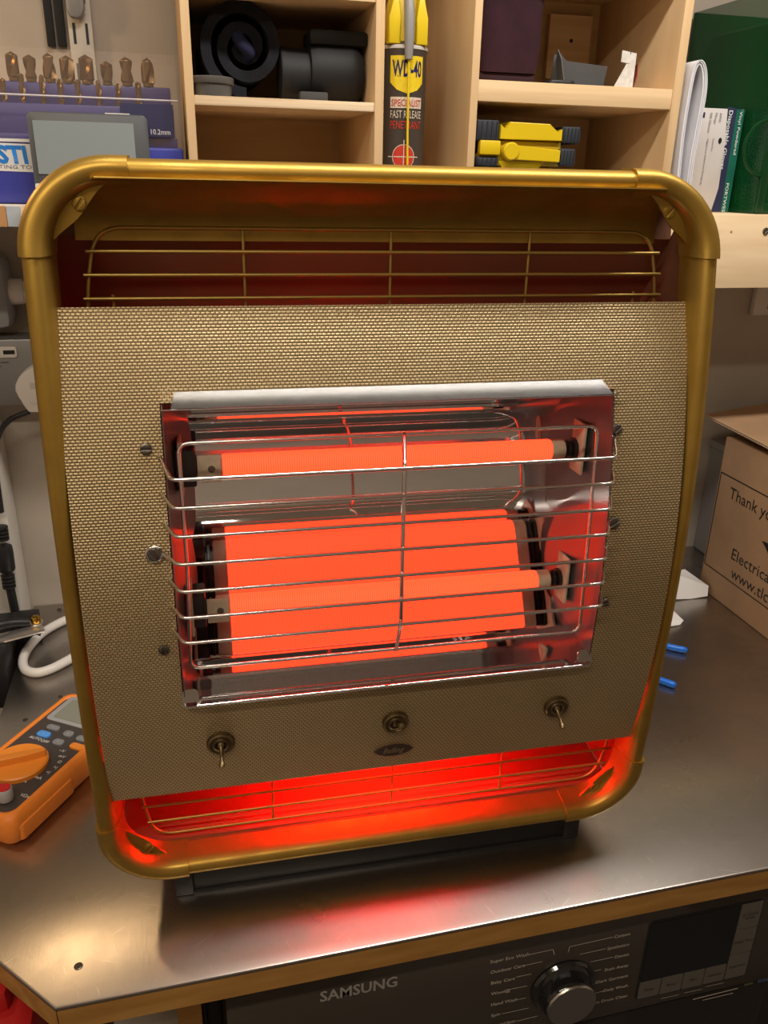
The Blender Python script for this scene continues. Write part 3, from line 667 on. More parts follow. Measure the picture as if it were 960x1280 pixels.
p = WY(914, 290, SF); mklathe('knot', [(.002, 0), (.0015, .0004), (0, .0004)], frame_m((p.x-1.0, SF-1.26, p.z-SZ), (0, -1, 0)), EDGEW, s2, n=10)
# shelf front trim pieces on the left (worn edging)
x9 = WY(8, 270, SF).x; x27 = WY(27, 270, SF).x
q = mkbox('edging_strip', (-.9, SF-.004, SZ-.0245), (x9, SF-.0001, SZ-.0012), mat('orange_wood', (.52, .27, .11), rough=.5)); tag(q, 'orange brown wooden edging strip on the front of the white shelf', 'edging')
q = mkbox('tape_patch', (x9+.001, SF-.0014, SZ-.0245), (x27, SF-.0001, SZ-.0015), mat('pale_blue_tape', (.42, .48, .54), rough=.5)); tag(q, 'pale blue tape patch on the front of the white shelf', 'tape')
pts = [(27, 256.5), (50, 258), (62, 262), (62, 345), (44, 338), (32, 329), (29, 300), (27, 286), (31, 281), (26, 268)]
pr_ = [(WY(a, b, SF-.02).x, WY(a, b, SF-.02).z) for a, b in pts]
pr_ = [(x, min(z, SZ+.0)) for x, z in pr_]
q = mkprism('splintered_batten', pr_, .016, axes((0, SF-.004, 0), (1, 0, 0), (0, 0, 1)), TIMBER, smooth=0); tag(q, 'pale splintered wooden batten hanging from the white shelf beside the heater corner', 'batten')
# unit: uprights, shelves, back
unit = thing('pigeonhole_unit', 'open pine pigeonhole unit standing on the shelf above the heater', 'shelf unit', (.36, 1.25, SZ))
uo = Vector((.36, 1.25, SZ)); toU = Matrix.Translation(-uo)
def cx_(px, py): return WY(px, py, CF_).x
U = [(cx_(224, 0), cx_(235.5, 0)), (cx_(470.5, 0), cx_(482, 0)), (cx_(594.7, 0), cx_(604.5, 0)), (cx_(857.5, 0), cx_(868.6, 0))]
UT = .9175
for a, b in U: mkbox('upright', (a, CF_, SZ+.001), (b, CB_, UT+.2), PINE_V, unit, M=toU, bev=.0007)
mkbox('back_board', (U[0][0], CB_, SZ+.001), (U[3][1], CB_+.006, UT+.2), BACKPLY, unit, M=toU, smooth=0)
zA = WY(243, 118.4, CF_).z; zA0 = WY(243, 130.5, CF_).z
SHV = [(0, zA0, zA, PLY), (2, WY(600, 126, CF_).z, WY(600, 99, CF_).z, PINE_H), (0, UT, UT+.014, PINE_H), (2, WY(700, 3, CB_).z, WY(700, 3, CB_).z+.014, PINE_H)]
for i, z0, z1, m_ in SHV: mkbox('shelf', (U[i][1], CF_+.002, z0), (U[i+1][0], CB_, z1), m_, unit, M=toU, bev=.0006)
for i in (0, 1, 2): mkbox('base_board', (U[i][1], CF_+.002, SZ+.001), (U[i+1][0], CB_, SZ+.013), PINE_H, unit, M=toU)
mkbox('top_board', (U[0][0], CF_, UT+.2), (U[3][1], CB_+.006, UT+.214), PINE_H, unit, M=toU)
p1, p2 = WY(686, 18, CB_-.004), WY(738, 24, CB_-.004)
mkbox('fixing_block', (p1.x, CB_-.012, WY(700, 100, CB_).z), (p2.x, CB_, p1.z), PINE_H, unit, M=toU)
mklathe('nail_hole', [(.003, 0), (.002, .0004), (0, .0004)], toU @ frame_m(WY(714, 51, CB_-.0121), (0, -1, 0)), BLACKP, unit, n=10)
mklathe('nail_hole', [(.0022, 0), (.001, .0004), (0, .0004)], toU @ frame_m((U[2][0], CF_+.03, WY(577, 114, CF_+.03).z), (-1, 0, 0)), BLACKP, unit, n=8)
# ------------- left pigeonhole contents
zs_ = zA+.0003
NAVY = mat('navy_fabric', (.007, .0075, .013), rough=.95, var=.4, vscale=(60, 60, 60), bump=.5, bscale=(700, 700, 700)); NAVY2 = mat('blue_fabric', (.010, .011, .045), rough=.9)
rc = WY(298, 60, 1.20); RR = rc.z-zs_
roll = thing('rolled_cloth', 'rolled dark navy cloth bundle lying in the left pigeonhole', 'cloth', (rc.x+.006, 1.26, zs_))
bm = NB(); A = []; B = []
for k in range(121):
    t = k/120; a = -PI*.5-t*2*PI*2.35; r = RR*(.985-.80*t); th = RR*.21
    def P_(r_, y): return Vector((r_*math.cos(a)*1.0, y, RR+r_*math.sin(a)))
    wob = .0022*noise.noise(Vector((math.cos(a)*.8, math.sin(a)*.8, t*3)))
    A.append([P_(r+wob, -.085+.02*t), P_(max(r-th, .002)+wob, -.085+.02*t+.004*math.sin(a*2)), P_(max(r-th, .002), .09), P_(r, .09)])
finish('cloth_spiral', sweep(bm, A), NAVY, roll, smooth=60)
mktube('blue_lining', smooth_path([(-.008, -.072, RR+.012), (-.002, -.078, RR+.002), (.006, -.074, RR-.006), (.003, -.06, RR-.012)], 6), .008, NAVY2, roll, smooth=60)
p = WY(266, 120, 1.15)
tin = thing('lidded_tub', 'small clear round tub with a grey lid in front of the navy cloth', 'tub', (p.x, 1.155, zs_))
mklathe('tub_body', [(.023, 0), (.0245, .012), (.0245, .0135), (0, .0135)], Matrix(), mat('cloudy_clear_plastic', (.14, .135, .125), rough=.25, trans=.3), tin, n=32)
mklathe('tub_lid', [(.0262, .0135), (.0268, .0145), (.0268, .0205), (.0255, .0215), (.0235, .0215), (.0230, .0205), (0, .0205)], Matrix(), mat('grey_lid', (.10, .095, .085), rough=.35), tin, n=32)
p = WY(415, 122, 1.17)
cup = thing('black_rubber_cup', 'black rubber cup shaped hood lying on its side in the left pigeonhole', 'hood', (p.x, 1.20, zs_))
hr = .036; xl_ = WY(352, 90, 1.17).x-p.x; xr_ = WY(457, 90, 1.17).x-p.x; xm = WY(388, 90, 1.17).x-p.x
mklathe('neck', [(.024, 0), (.0315, .001), (.0325, .004), (.0315, .008), (.0305, .03), (.030, xm-xl_+.004)], frame_m((xl_, 0, hr-.0035), (1, 0, 0), (0, 1, 0)), RUBBER, cup, n=32)
mklathe('bowl', [(.028, 0), (.034, .002), (.0362, .010), (.0362, .045), (.0368, .055), (.034, .064), (.026, xr_-xm), (.02, xr_-xm)], frame_m((xm, 0, hr), (1, 0, 0), (0, 1, 0)), RUBBER, cup, n=32)
mkbox('flap', (xm, -.028, 2*hr-.006), (xr_+.004, .03, 2*hr+.012), RUBBER, cup, bev=.005)
mkbox('hook_strip', (xm-.016, -.046, 0), (xm+.020, -.030, .011), mat('grey_strap', (.05, .05, .05), rough=.8), cup, bev=.002)
# ------------- aerosol can
canx = WY(503, 100, 1.19)
can = thing('aerosol_can', 'dark spray can with yellow shield logo in the narrow pigeonhole', 'spray can', (canx.x, 1.195, SZ+.013))
CR_ = .0325; ch = WY(503, 57, 1.165).z-(SZ+.013)
CANM = mat('can_grey_brown', (.075, .062, .052), rough=.38, metal=.3)
mklathe('can_body', [(.030, 0), (CR_, .003), (CR_, ch-.008), (.0335, ch-.004), (.0335, ch), (.030, ch+.003), (.026, ch+.006)], Matrix(), CANM, can, n=48)
mklathe('rim_ring', [(.0328, ch-.004), (.0342, ch-.003), (.0342, ch), (.0328, ch+.0012)], Matrix(), mat('white_rim', (.52, .49, .44), rough=.4), can, n=48)
YEL = mat('yellow_plastic', (.72, .53, .015), rough=.4); NAVYP = mat('navy_print', (.012, .012, .09), rough=.4); REDP = mat('red_print', (.50, .035, .02), rough=.45); CREAMP = mat('cream_print', (.62, .52, .40), rough=.5)
zcap = ch+.002
cp_ = mklathe('spray_cap', [(.026, zcap), (.0255, zcap+.012), (.024, zcap+.03), (.021, zcap+.05), (.016, zcap+.062), (0, zcap+.064)], Matrix(), YEL, can, n=32)
for sg in (-1, 1): mkprism('cap_wing', [(sg*.010, zcap), (sg*.0265, zcap), (sg*.0255, zcap+.030), (sg*.021, zcap+.052), (sg*.013, zcap+.056), (sg*.011, zcap+.03)], .012, axes((0, -.018, 0), (1, 0, 0), (0, 0, 1)), YEL, can, bev=.002)
TRG = mat('grey_trigger', (.24, .23, .22), rough=.45)
mktube('trigger', smooth_path([(0, -.020, zcap+.062), (0, -.031, zcap+.045), (-.0005, -.036, zcap+.012), (-.001, -.037, zcap-.018)], 5), lambda t: .0052+.0018*math.sin(PI*t), TRG, can, n=10, smooth=60)
mktube('spray_straw', [(-.0005, -.0375, zcap-.014), (.0005, -.0365, ch*.45), (.0030, -.0350, .004)], .0016, YEL, can, n=8, smooth=60)
def on_can(me, zc, ang0=0.0, r=CR_+.0003):
    for v in me.vertices:
        a = -PI/2+ang0+v.co.x/CR_; v.co = (r*math.cos(a), r*math.sin(a), zc+v.co.y)
    return me
def can_text(s, zc, h, m_, w=None, bold=0.0, r=CR_+.0006): link('can_print', on_can(text_mesh(s, height=h, width=w, align='CENTER', bold=bold), zc, .0, r), m_, can, smooth=0)
def can_patch(outline, m_, r=CR_+.0003, name='can_label'):
    bm = NB(); bm.faces.new([bm.verts.new((x, y, 0)) for x, y in outline])
    bmesh.ops.triangulate(bm, faces=bm.faces); bmesh.ops.subdivide_edges(bm, edges=bm.edges, cuts=4, use_grid_fill=True)
    me = bpy.data.meshes.new(name); bm.to_mesh(me); bm.free(); on_can(me, 0, 0, r); link(name, me, m_, can, smooth=0)
def zpx(py): return WY(503, py, 1.163).z-(SZ+.013)
sw = .0235
can_patch([(-sw, zpx(69)), (-sw, zpx(103)), (-sw*.6, zpx(112)), (0, zpx(117)), (sw*.6, zpx(112)), (sw, zpx(103)), (sw, zpx(69))], YEL)
can_text('WD-40', zpx(95), zpx(75)-zpx(95), NAVYP, w=.041, bold=.02)
can_patch([(-.0225, zpx(135)), (.0225, zpx(135)), (.0225, zpx(121)), (-.0225, zpx(121))], CREAMP)
can_text('SPECIALIST', zpx(132.5), zpx(124)-zpx(132.5), REDP, w=.042)
can_text('FAST RELEASE', zpx(147.5), zpx(138)-zpx(147.5), CREAMP, w=.044)
can_text('PENETRANT', zpx(161), zpx(151)-zpx(161), REDP, w=.044)
ce = zpx(196); can_patch([(-.003+.0155*math.cos(2*PI*k/24), ce+.0155*math.sin(2*PI*k/24)) for k in range(24)], CREAMP, CR_+.0003, 'emblem')
can_patch([(-.003+.0145*math.cos(2*PI*k/24), ce+.0145*math.sin(2*PI*k/24)) for k in range(24)], REDP, CR_+.0005, 'emblem')
for w_, h_ in ((.021, .0006), (.0006, .021)): can_patch([(-.003-w_, ce-h_), (-.003+w_, ce-h_), (-.003+w_, ce+h_), (-.003-w_, ce+h_)], CREAMP, CR_+.0008, 'emblem')
# ------------- right pigeonhole contents
zR = WY(600, 99, CF_).z+.0003
MAR = mat('maroon_velvet', (.032, .006, .013), rough=.95, var=.3, vscale=(40, 40, 40), bump=.4, bscale=(900, 900, 900))
p0, p1 = WY(604, 50, 1.15), WY(687, 50, 1.15)
bag = thing('maroon_pouch', 'soft maroon velvet pouch standing in the right pigeonhole', 'pouch', ((p0.x+p1.x)/2, 1.235, zR))
bw = (p1.x-p0.x)/2; bm = NB(); rs = []
for k in range(13):
    t = k/12; z = .014+.150*t; s_ = .97+.04*math.sin(PI*t); ed = .006 if k in (0, 12) else 0
    rs.append([Vector((x*s_*(1-ed*8)+.002*noise.noise(Vector((x*40, y*40, z*30))), y*s_, z)) for x, y in rrect(bw*2, .13, .014, 5)])
finish('pouch_body', sweep(bm, rs), MAR, bag, smooth=60)
mkbox('pouch_base', (-bw*.95, -.06, 0), (bw*.9, .06, .0145), mat('dark_maroon', (.025, .006, .010), rough=.9), bag, bev=.005)
p = WY(755, 106, 1.17)
ct = thing('torn_carton', 'torn open grey and white card carton on the right pigeonhole shelf', 'carton', (p.x, 1.19, zR))
CARDG = mat('grey_card', (.11, .11, .11), rough=.7); CARDW = mat('white_card', (.62, .60, .56), rough=.7, var=.2, vscale=(150, 150, 150))
k_ = 1.17/FPX
mkbox('carton_floor', (-.045, -.02, 0), (.045, .05, .0012), CARDG, ct)
mkprism('back_panel', [(-.052, 0), (.03, 0), (.03, .036), (-.035, .040), (-.048, .05), (-.056, .046)], .0012, axes((0, .045, 0), (1, 0, 0), (0, -.3, 1)), CARDG, ct, smooth=0)
mkprism('side_flap', [(-.03, 0), (.028, 0), (.02, .038), (-.01, .05), (-.028, .036)], .0012, axes((-.046, .018, 0), (.3, 1, 0), (-.25, 0, 1)), CARDG, ct, smooth=0)
mkprism('white_flap', [(0, 0), (.031, 0), (.034, .046), (.026, .047), (.018, .030)], .0014, axes((.012, -.022, 0), (1, .05, 0), (0, .1, 1)), CARDW, ct, smooth=0)
mkprism('tear_strip', [(0, 0), (.013, -.004), (.016, .010), (.004, .014)], .0014, axes((.022, -.019, .034), (1, .1, .2), (-.2, .1, 1)), CARDW, ct, smooth=0)
mkprism('red_side', [(0, 0), (.030, .004), (.028, .030), (.010, .036), (0, .02)], .0014, axes((.044, -.020, 0), (.1, 1, 0), (.25, 0, 1)), mat('red_card', (.25, .05, .03), rough=.7), ct, smooth=0)
p = WY(690, 101, 1.15)
fl = mkprism('flat_black_strap', rrect(.115, .05, .012, 4), .007, Matrix.Translation((p.x-.005, 1.235, zR)) @ Matrix.Translation((0, 0, 0)), BLACKP, bev=.002)
bpy.data.objects.remove(fl)
fl = mkprism('black_pouch_strap', rrect(.040, .03, .010, 4), .005, Matrix.Translation((p.x+.012, 1.155, zR)), BLACKP, bev=.002); tag(fl, 'flat black strap lying between the maroon pouch and torn carton', 'strap')
# yellow and black tool on grey case
zc_ = WY(660, 212, 1.15).z; zb0 = SZ+.0135
gc = thing('grey_flat_case', 'flat grey case under the yellow and black tool', 'case', (WY(672, 212, 1.15).x, 1.24, zb0))
gx0 = WY(598, 212, 1.14).x-gc.location.x; gx1 = WY(745, 212, 1.14).x-gc.location.x
mkbox('case_lower', (gx0+.004, -.10, 0), (gx1, .12, (zc_-zb0)*.5-.001), GREYP, gc, bev=.003)
mkbox('case_upper', (gx0+.004, -.10, (zc_-zb0)*.5), (gx1, .12, zc_-zb0), mat('light_grey_plastic', (.36, .37, .39), rough=.5), gc, bev=.003)
yt = thing('yellow_tool', 'yellow and black ridged tool case lying on the grey case', 'tool', (WY(661, 211, 1.145).x, 1.21, zc_+.0003))
def yx(px): return WY(px, 180, 1.145).x-yt.location.x
def yz_(py): return WY(661, py, 1.145).z-yt.location.z
YT = mat('tool_yellow', (.66, .47, .008), rough=.4); YTD = mat('tool_yellow_dark', (.36, .24, .005), rough=.45); TB = mat('tool_black', (.022, .026, .034), rough=.6)
yf = -.065
mkbox('lower_body', (yx(600), yf+.006, .004), (yx(704), .06, yz_(176)), YTD, yt, bev=.002)
mkprism('upper_cover', [(yx(625), yz_(175)), (yx(702), yz_(175)), (yx(702), yz_(160)), (yx(697), yz_(166)), (yx(686), yz_(154)), (yx(636), yz_(153)), (yx(630), yz_(164)), (yx(625), yz_(156))], .12, axes((0, yf+.12, 0), (1, 0, 0), (0, 0, 1)), YT, yt, bev=.001, smooth=20)
mkbox('cross_bar', (yx(600), yf-.001, yz_(195)), (yx(626), yf+.03, yz_(177)), YT, yt, bev=.002)
arm = mkprism('latch_arm', [(yx(634), yz_(200)), (yx(700), yz_(202)), (yx(700), yz_(187)), (yx(645), yz_(182)), (yx(634), yz_(180))], .010, axes((0, yf+.006, 0), (1, 0, 0), (0, 0, 1)), YT, yt, bev=.001, smooth=20)
mklathe('latch_boss', [(.0115, 0), (.0115, .012), (.010, .0135), (0, .0135)], frame_m((yx(638), yf+.006, yz_(190)), (0, -1, 0)), YT, arm, n=24)
for a, b, c, d in ((593, 624, 178, 151), (703, 726, 178, 156), (701, 722, 206, 184), (597, 625, 209, 197)):
    e = mkbox('rubber_corner', (yx(a), yf+.002, yz_(c)), (yx(b), .05, yz_(d)), TB, yt, bev=.003)
    bm = NB()
    for k in range(5):
        u = yx(a)+(yx(b)-yx(a))*(k+.5)/5; box(bm, (u-.0006, yf+.0008, yz_(c)+.002), (u+.0006, yf+.003, yz_(d)-.002))
    finish('grip_ribs', bm, TB, e, smooth=0)
mkprism('yellow_foot', [(yx(632), 0), (yx(676), 0), (yx(684), yz_(202)), (yx(626), yz_(202))], .10, axes((0, yf+.105, 0), (1, 0, 0), (0, 0, 1)), YT, yt, smooth=0)
# ================================================================== SHELF, RIGHT END
pw = [(838, 250), (846, 170), (856, 108), (862, 84), (869, 76), (875, 80), (878, 95), (877, 118), (870, 158), (862, 200), (856, 250)]
def P2(px, py, Y): q_ = WY(px, py, Y); return Vector((q_.x, Y, q_.z))
outer = smooth_path([P2(a, b, 1.14) for a, b in pw], 5)
zmin = SZ+.0006
px_ = sum(v.x for v in outer)/len(outer)
pap = thing('folded_papers', 'thick white papers folded over between the pine unit and the glove box', 'papers', (px_, 1.24, SZ))
PAPER = mat('white_paper', (.70, .70, .74), rough=.75)
def sheet(name, off, y0, y1):
    c = []
    for i, v in enumerate(outer):
        d = outer[min(i+1, len(outer)-1)]-outer[max(i-1, 0)]; d.normalize(); nrm = Vector((d.z, 0, -d.x)); q_ = v+nrm*off; q_.z = max(q_.z, zmin); c.append(q_)
    inn = []
    for i, v in enumerate(c):
        d = c[min(i+1, len(c)-1)]-c[max(i-1, 0)]
        if d.length < 1e-6: d = Vector((0, 0, 1))
        d.normalize(); inn.append(v+Vector((d.z, 0, -d.x))*.0012)
    bm = NB(); rs = []
    for a, b in zip(c, inn):
        rs.append([Vector((a.x-px_, y0-1.24, a.z-SZ)), Vector((b.x-px_, y0-1.24, max(b.z, zmin)-SZ)), Vector((b.x-px_, y1-1.24, max(b.z, zmin)-SZ)), Vector((a.x-px_, y1-1.24, a.z-SZ))])
    finish(name, sweep(bm, rs), PAPER, pap, smooth=40)
sheet('outer_sheet', 0, 1.128, 1.198); sheet('sheet', .0018, 1.129, 1.197); sheet('sheet', .0034, 1.131, 1.198); sheet('sheet', .0048, 1.130, 1.196)
# glove box
gy = 1.205
gl, gr_ = WY(861, 250, gy).x, WY(906.5, 250, gy).x; gt = WY(931, 137, gy).z
gb = thing('glove_box', 'white navy and green disposable gloves carton beside the folded papers', 'carton', ((gl+gr_)/2, gy+.09, SZ))
go = Vector(((gl+gr_)/2, gy+.09, SZ)); toG = Matrix.Translation(-go)
# upright: real box, its near end facing the room
wG = WY(931, 137, gy).x-WY(866, 130, gy).x; gx1_ = WY(931, 137, gy).x; gx0_ = gx1_-wG
CW = mat('carton_white', (.66, .62, .60), rough=.5); CN = mat('carton_navy', (.030, .035, .085), rough=.45); CG = mat('carton_green', (.012, .14, .095), rough=.45)
mkbox('carton_body', (gx0_, gy, SZ+.0005), (gx1_, gy+.18, gt), CW, gb, M=toG, bev=.001)
fa = toG @ axes((0, gy-.0002, 0), (1, 0, 0), (0, 0, 1))
gH = gt-SZ
def gp(px, py): q_ = WY(px, py, gy); return (q_.x, q_.z)
mkprism('navy_band', [gp(910, 133), (gx1_-.004, gt-.0005), (gx1_-.004, SZ+.001), (gx1_-.030, SZ+.001), gp(898, 235), gp(906, 180)], .0003, fa, CN, gb, smooth=0)
mkprism('green_band', [(gx1_-.0135, gt-.0005), (gx1_, gt-.0005), (gx1_, SZ+.001), (gx1_-.0135, SZ+.001)], .0005, fa, CG, gb, smooth=0)
def gtext(s, px, py, h, m_, w=None, bold=0.0):
    q_ = WY(px, py, gy); lettering(s, toG @ axes((q_.x, gy-.0009, q_.z), (0, 0, -1), (1, 0, 0)), m_, gb, height=h, width=w, bold=bold)
WP_ = mat('white_print', (.80, .80, .78), rough=.5); GP_ = mat('grey_print', (.16, .15, .17), rough=.5)
def zlen(a, b): return WY(920, a, gy).z-WY(920, b, gy).z
gtext('Disposable Gloves', 911.5, 138, .0062, WP_, w=zlen(138, 212), bold=.015)
gtext('Vinyl Powdered', 925, 139, .0045, WP_, w=zlen(139, 194), bold=.01)
gtext('PORTWEST', 907.5, 229, .0050, WP_, w=zlen(229, 270), bold=.01)
gtext('A900', 899.5, 141, .0040, GP_); gtext('Menge', 894, 141, .0040, GP_); gtext('100 Gloves', 887.5, 141, .0042, GP_); gtext('\u00b7 Latex free', 891, 171, .0030, GP_); gtext('\u00b7 Allgemeine Arbeit und Reinigung', 884, 171, .0030, GP_, w=zlen(171, 230)); gtext('Transparent', 865, 188, .0048, GP_, w=zlen(188, 218))
mkprism('oval_mark', [(WY(900, 175, gy).x+.0028*math.cos(2*PI*k/16), WY(900, 176, gy).z+.0042*math.sin(2*PI*k/16)) for k in range(16)], .0005, fa, BLACKP, gb, smooth=0)
mkprism('blue_mark', [gp(877, 140), gp(881.5, 140.5), gp(880.5, 147), gp(876, 146.5)], .0005, fa, CN, gb, smooth=0)
# green crate behind / right of it
GRN = mat('green_translucent', (.004, .085, .020), rough=.22, alpha=.5); GRN2 = mat('green_plastic', (.002, .045, .011), rough=.3)
cy0 = 1.15; cx0 = WY(862, 0, 1.30).x; cx0 = max(cx0, gx1_+.006)
crate = thing('green_crate', 'green translucent plastic crate with round embossing on the timber shelf', 'crate', (cx0+.22, 1.27, SZ))
co = Vector((cx0+.22, 1.27, SZ)); toC = Matrix.Translation(-co)
cH = .30
gx_l = cx0; gx_r = cx0+.44
mkbox('crate_floor', (gx_l, cy0, SZ+.0008), (gx_r, WBY-.01, SZ+.005), GRN2, crate, M=toC)
mkbox('back_wall', (gx_l, WBY-.014, SZ+.005), (gx_r, WBY-.010, SZ+cH), GRN2, crate, M=toC)
mkbox('side_wall', (gx_l, cy0, SZ+.005), (gx_l+.003, WBY-.014, SZ+cH), GRN, crate, M=toC)
mkbox('side_wall', (gx_r-.003, cy0, SZ+.005), (gx_r, WBY-.014, SZ+cH), GRN, crate, M=toC)
fw = mkbox('front_wall', (gx_l+.003, cy0, SZ+.005), (gx_r-.003, cy0+.003, SZ+cH), GRN, crate, M=toC)
mkbox('corner_rib', (gx_l, cy0-.006, SZ+.001), (gx_l+.012, cy0, SZ+cH), GRN2, crate, M=toC, bev=.002)
mkbox('lower_rib', (gx_l+.012, cy0-.004, SZ+.001), (gx_r, cy0, SZ+.016), GRN2, crate, M=toC, bev=.0015)
pc = WY(958, 185, cy0)
finish('embossed_ring', tube(NB(), [toC @ Vector((pc.x+.038*math.cos(2*PI*k/36), cy0-.001, pc.z+.038*math.sin(2*PI*k/36))) for k in range(36)], .0025, 6, closed=True), GRN2, crate, smooth=60)
dk = mkbox('dark_bag', (gx_l+.006, cy0+.015, SZ+.0052), (gx_l+.085, 1.36, SZ+.265), RUBBER, bev=.02); tag(dk, 'black bag lying inside the green crate', 'bag')
# papers/box block on the wall side: slotted white rails
def rail(name, label, px0, px1, pyb, zt_, slots, zbot=None):
    a = WY(px0, pyb, WBY-.012); b = WY(px1, pyb, WBY-.012)
    if zbot: a.z = zbot
    t = thing(name, label, 'rail', ((a.x+b.x)/2, WBY-.008, a.z)); w = (b.x-a.x)/2
    mkbox('rail_channel', (-w, -.006, 0), (w, .0065, zt_-a.z), OFFW, t, bev=.0015)
    for sx_, z in slots: mkbox('slot', (sx_-.0018, -.0066, z-a.z), (sx_+.0018, -.0055, z+.026-a.z), BLACKP, t)
    return t
rl = rail('shelf_rail', 'white slotted shelf rail on the wall behind the drill case', 88, 118, 60, 1.35, [(sx_, z) for z in (.835, .885, .935, .985, 1.035) for sx_ in (-.0085, .0085)], .70)
q0 = WY(88, 0, WBY-.02); br_ = thing('shelf_bracket_end', 'grey rounded bracket end hooked into the slotted rail', 'bracket', (q0.x+.006, WBY-.016, WY(88, 24, WBY-.02).z))
mkprism('bracket_tip', [(-.012, .01), (-.008, .002), (0, 0), (.008, .003), (.012, .012), (.013, .10), (-.013, .10)], .012, axes((0, -.004, 0), (1, 0, 0), (0, 0, 1)), GREYM, br_, bev=.003)
for i, (pa, pb) in enumerate(((60, 70), (73, 84))):
    a = WY(pa, 58, WBY-.006); b = WY(pb, 58, WBY-.006); q_ = mkbox('black_strip', (a.x, WBY-.010, a.z), (b.x, WBY-.0012, 1.4), BLACKP, bev=.001)
    tag(q_, ['black strip on the wall, second from the white slotted rail', 'black strip on the wall right beside the white slotted rail'][i], 'strip')
rail('shelf_rail', 'white slotted rail end on the wall above the cardboard box', 940, 975, 394, SZ-.11, [(0.0, WY(950, 386, WBY-.012).z)])
# ================================================================== DRILL CASE + SCREEN
BLU = mat('blue_case', (.045, .055, .34), rough=.35); BLUD = mat('dark_blue_case', (.028, .032, .18), rough=.4); CLR = mat('clear_lid', (.80, .62, .50), rough=.08, trans=.0, alpha=.05, spec=.8)
dx0, dx1 = -.33, WY(229, 190, 1.16).x; dy = 1.155
case = thing('drill_case', 'blue drill bit case with a clear lid standing on the white shelf', 'case', ((dx0+dx1)/2, 1.22, SZ))
do = Vector(((dx0+dx1)/2, 1.22, SZ)); toD = Matrix.Translation(-do)
def dz(py, Y=1.155): return WY(150, py, Y).z
zst = dz(183)
mkbox('case_tray', (dx0, dy, SZ+.0005), (dx1, 1.30, zst), BLU, case, M=toD, bev=.004)
mkbox('tray_step', (dx0+.006, dy+.012, zst), (dx1-.006, 1.29, zst+.012), BLUD, case, M=toD, bev=.002)
mkbox('bit_rack', (dx0+.006, dy+.045, zst+.012), (dx1-.008, 1.28, dz(133, 1.2)), BLUD, case, M=toD, bev=.002)
mkbox('rack_top', (dx0+.006, dy+.075, dz(133, 1.2)), (dx1-.010, 1.27, dz(107, 1.23)), BLUD, case, M=toD, bev=.002)
zlt = WY(200, 69, 1.19).z; zlm = WY(200, 128, dy+.02).z
lid = [(dy+.004, zst+.0), (dy+.004, zlm), (dy+.03, zlm+.003), (1.19, zlt), (1.29, zlt), (1.295, zst)]
def lidplate(name, quads): return plate(name, [[toD @ Vector(p) for p in q] for q in quads], CLR, .0012, case, 30)
lq = [[(dx0, a[0], a[1]), (dx1-.002, a[0], a[1]), (dx1-.002, b[0], b[1]), (dx0, b[0], b[1])] for a, b in zip(lid, lid[1:])]
lidplate('clear_lid', lq)
lidplate('lid_end', [[(dx1-.002, y, z) for y, z in lid]])
mktube('lid_edge', [toD @ Vector((dx0, dy+.005, zlm+.001)), toD @ Vector((dx1-.003, dy+.005, zlm+.001))], .0013, mat('lid_bright_edge', (.75, .72, .75), rough=.15, alpha=.7), case, n=6, smooth=60)
mktube('lid_edge', [toD @ Vector((dx0, 1.19, zlt)), toD @ Vector((dx1-.004, 1.19, zlt)), toD @ Vector((dx1-.003, dy+.03, zlm+.003))], .0011, CLR, case, n=6, smooth=60)
q0 = WY(183, 172, dy-.001); lettering('- 10.2mm', toD @ axes((q0.x, dy-.0006+.004, WY(183, 167.5, dy).z), *WX_), WP_, case, height=.0058, width=WY(213, 167, dy).x-q0.x)
mkprism('size_label', [(WY(a, b, dy+.0035).x, WY(a, b, dy+.0035).z) for a, b in ((150, 129), (216, 131), (217, 172), (150, 170))], .0004, toD @ axes((0, dy+.0038, 0), *WX_), mat('label_dark', (.045, .045, .10), rough=.3), case, smooth=0)
mkprism('maker_label', [(WY(a, b, dy).x, WY(a, b, dy).z) for a, b in ((-60, 176), (60, 181), (60, 216), (-60, 211))], .0004, toD @ axes((0, dy-.0001, 0), *WX_), WP_, case, smooth=0)
mkbox('white_stripe', (dx0, dy-.0004, WY(10, 177, dy).z), (WY(60, 177, dy).x, dy+.001, WY(10, 173, dy).z), WP_, case, M=toD)
p = WY(-3, 203, dy); lettering('STI', toD @ axes((p.x, dy-.0007, p.z), *WX_), mat('label_blue', (.02, .22, .70), rough=.4), case, height=.0185, width=WY(36, 203, dy).x-p.x, bold=.04, shear=-.08)
p = WY(-22, 209.5, dy); lettering('CUTTING TOOLS', toD @ axes((p.x, dy-.0007, p.z-.0005), *WX_), GP_, case, height=.0042, width=WY(58, 209, dy).x-p.x)
# twist drills
def drill_mesh(r, L, name='drill'):
    bm = NB(); rs = []; n = 16; K = 34
    for k in range(K+1):
        t = k/K; z = L*t; tip = max(0, (z-(L-r*.55))/(r*.55)); sc = 1-.98*tip; tw = z/r*.42; ring_ = []
        for j in range(n):
            a = 2*PI*j/n; f = abs(math.cos(a)); rr = r*(.42+.58*min(1, max(0, (f-.25)/.45))) if z > L*.12 else r*.8
            ring_.append(Vector((rr*sc*math.cos(a+tw), rr*sc*math.sin(a+tw), z)))
        rs.append(ring_)
    sweep(bm, rs); bmesh.ops.recalc_face_normals(bm, faces=bm.faces); me = bpy.data.meshes.new(name); bm.to_mesh(me); bm.free()
    me.materials.append(DRM); me.shade_smooth(); me.set_sharp_from_angle(angle=math.radians(50)); return me
DRM = mat('gold_drill_steel', (.15, .085, .03), rough=.36, metal=.8)
ordn = ['first', 'second', 'third', 'fourth', 'fifth', 'sixth', 'seventh', 'eighth', 'ninth', 'tenth']
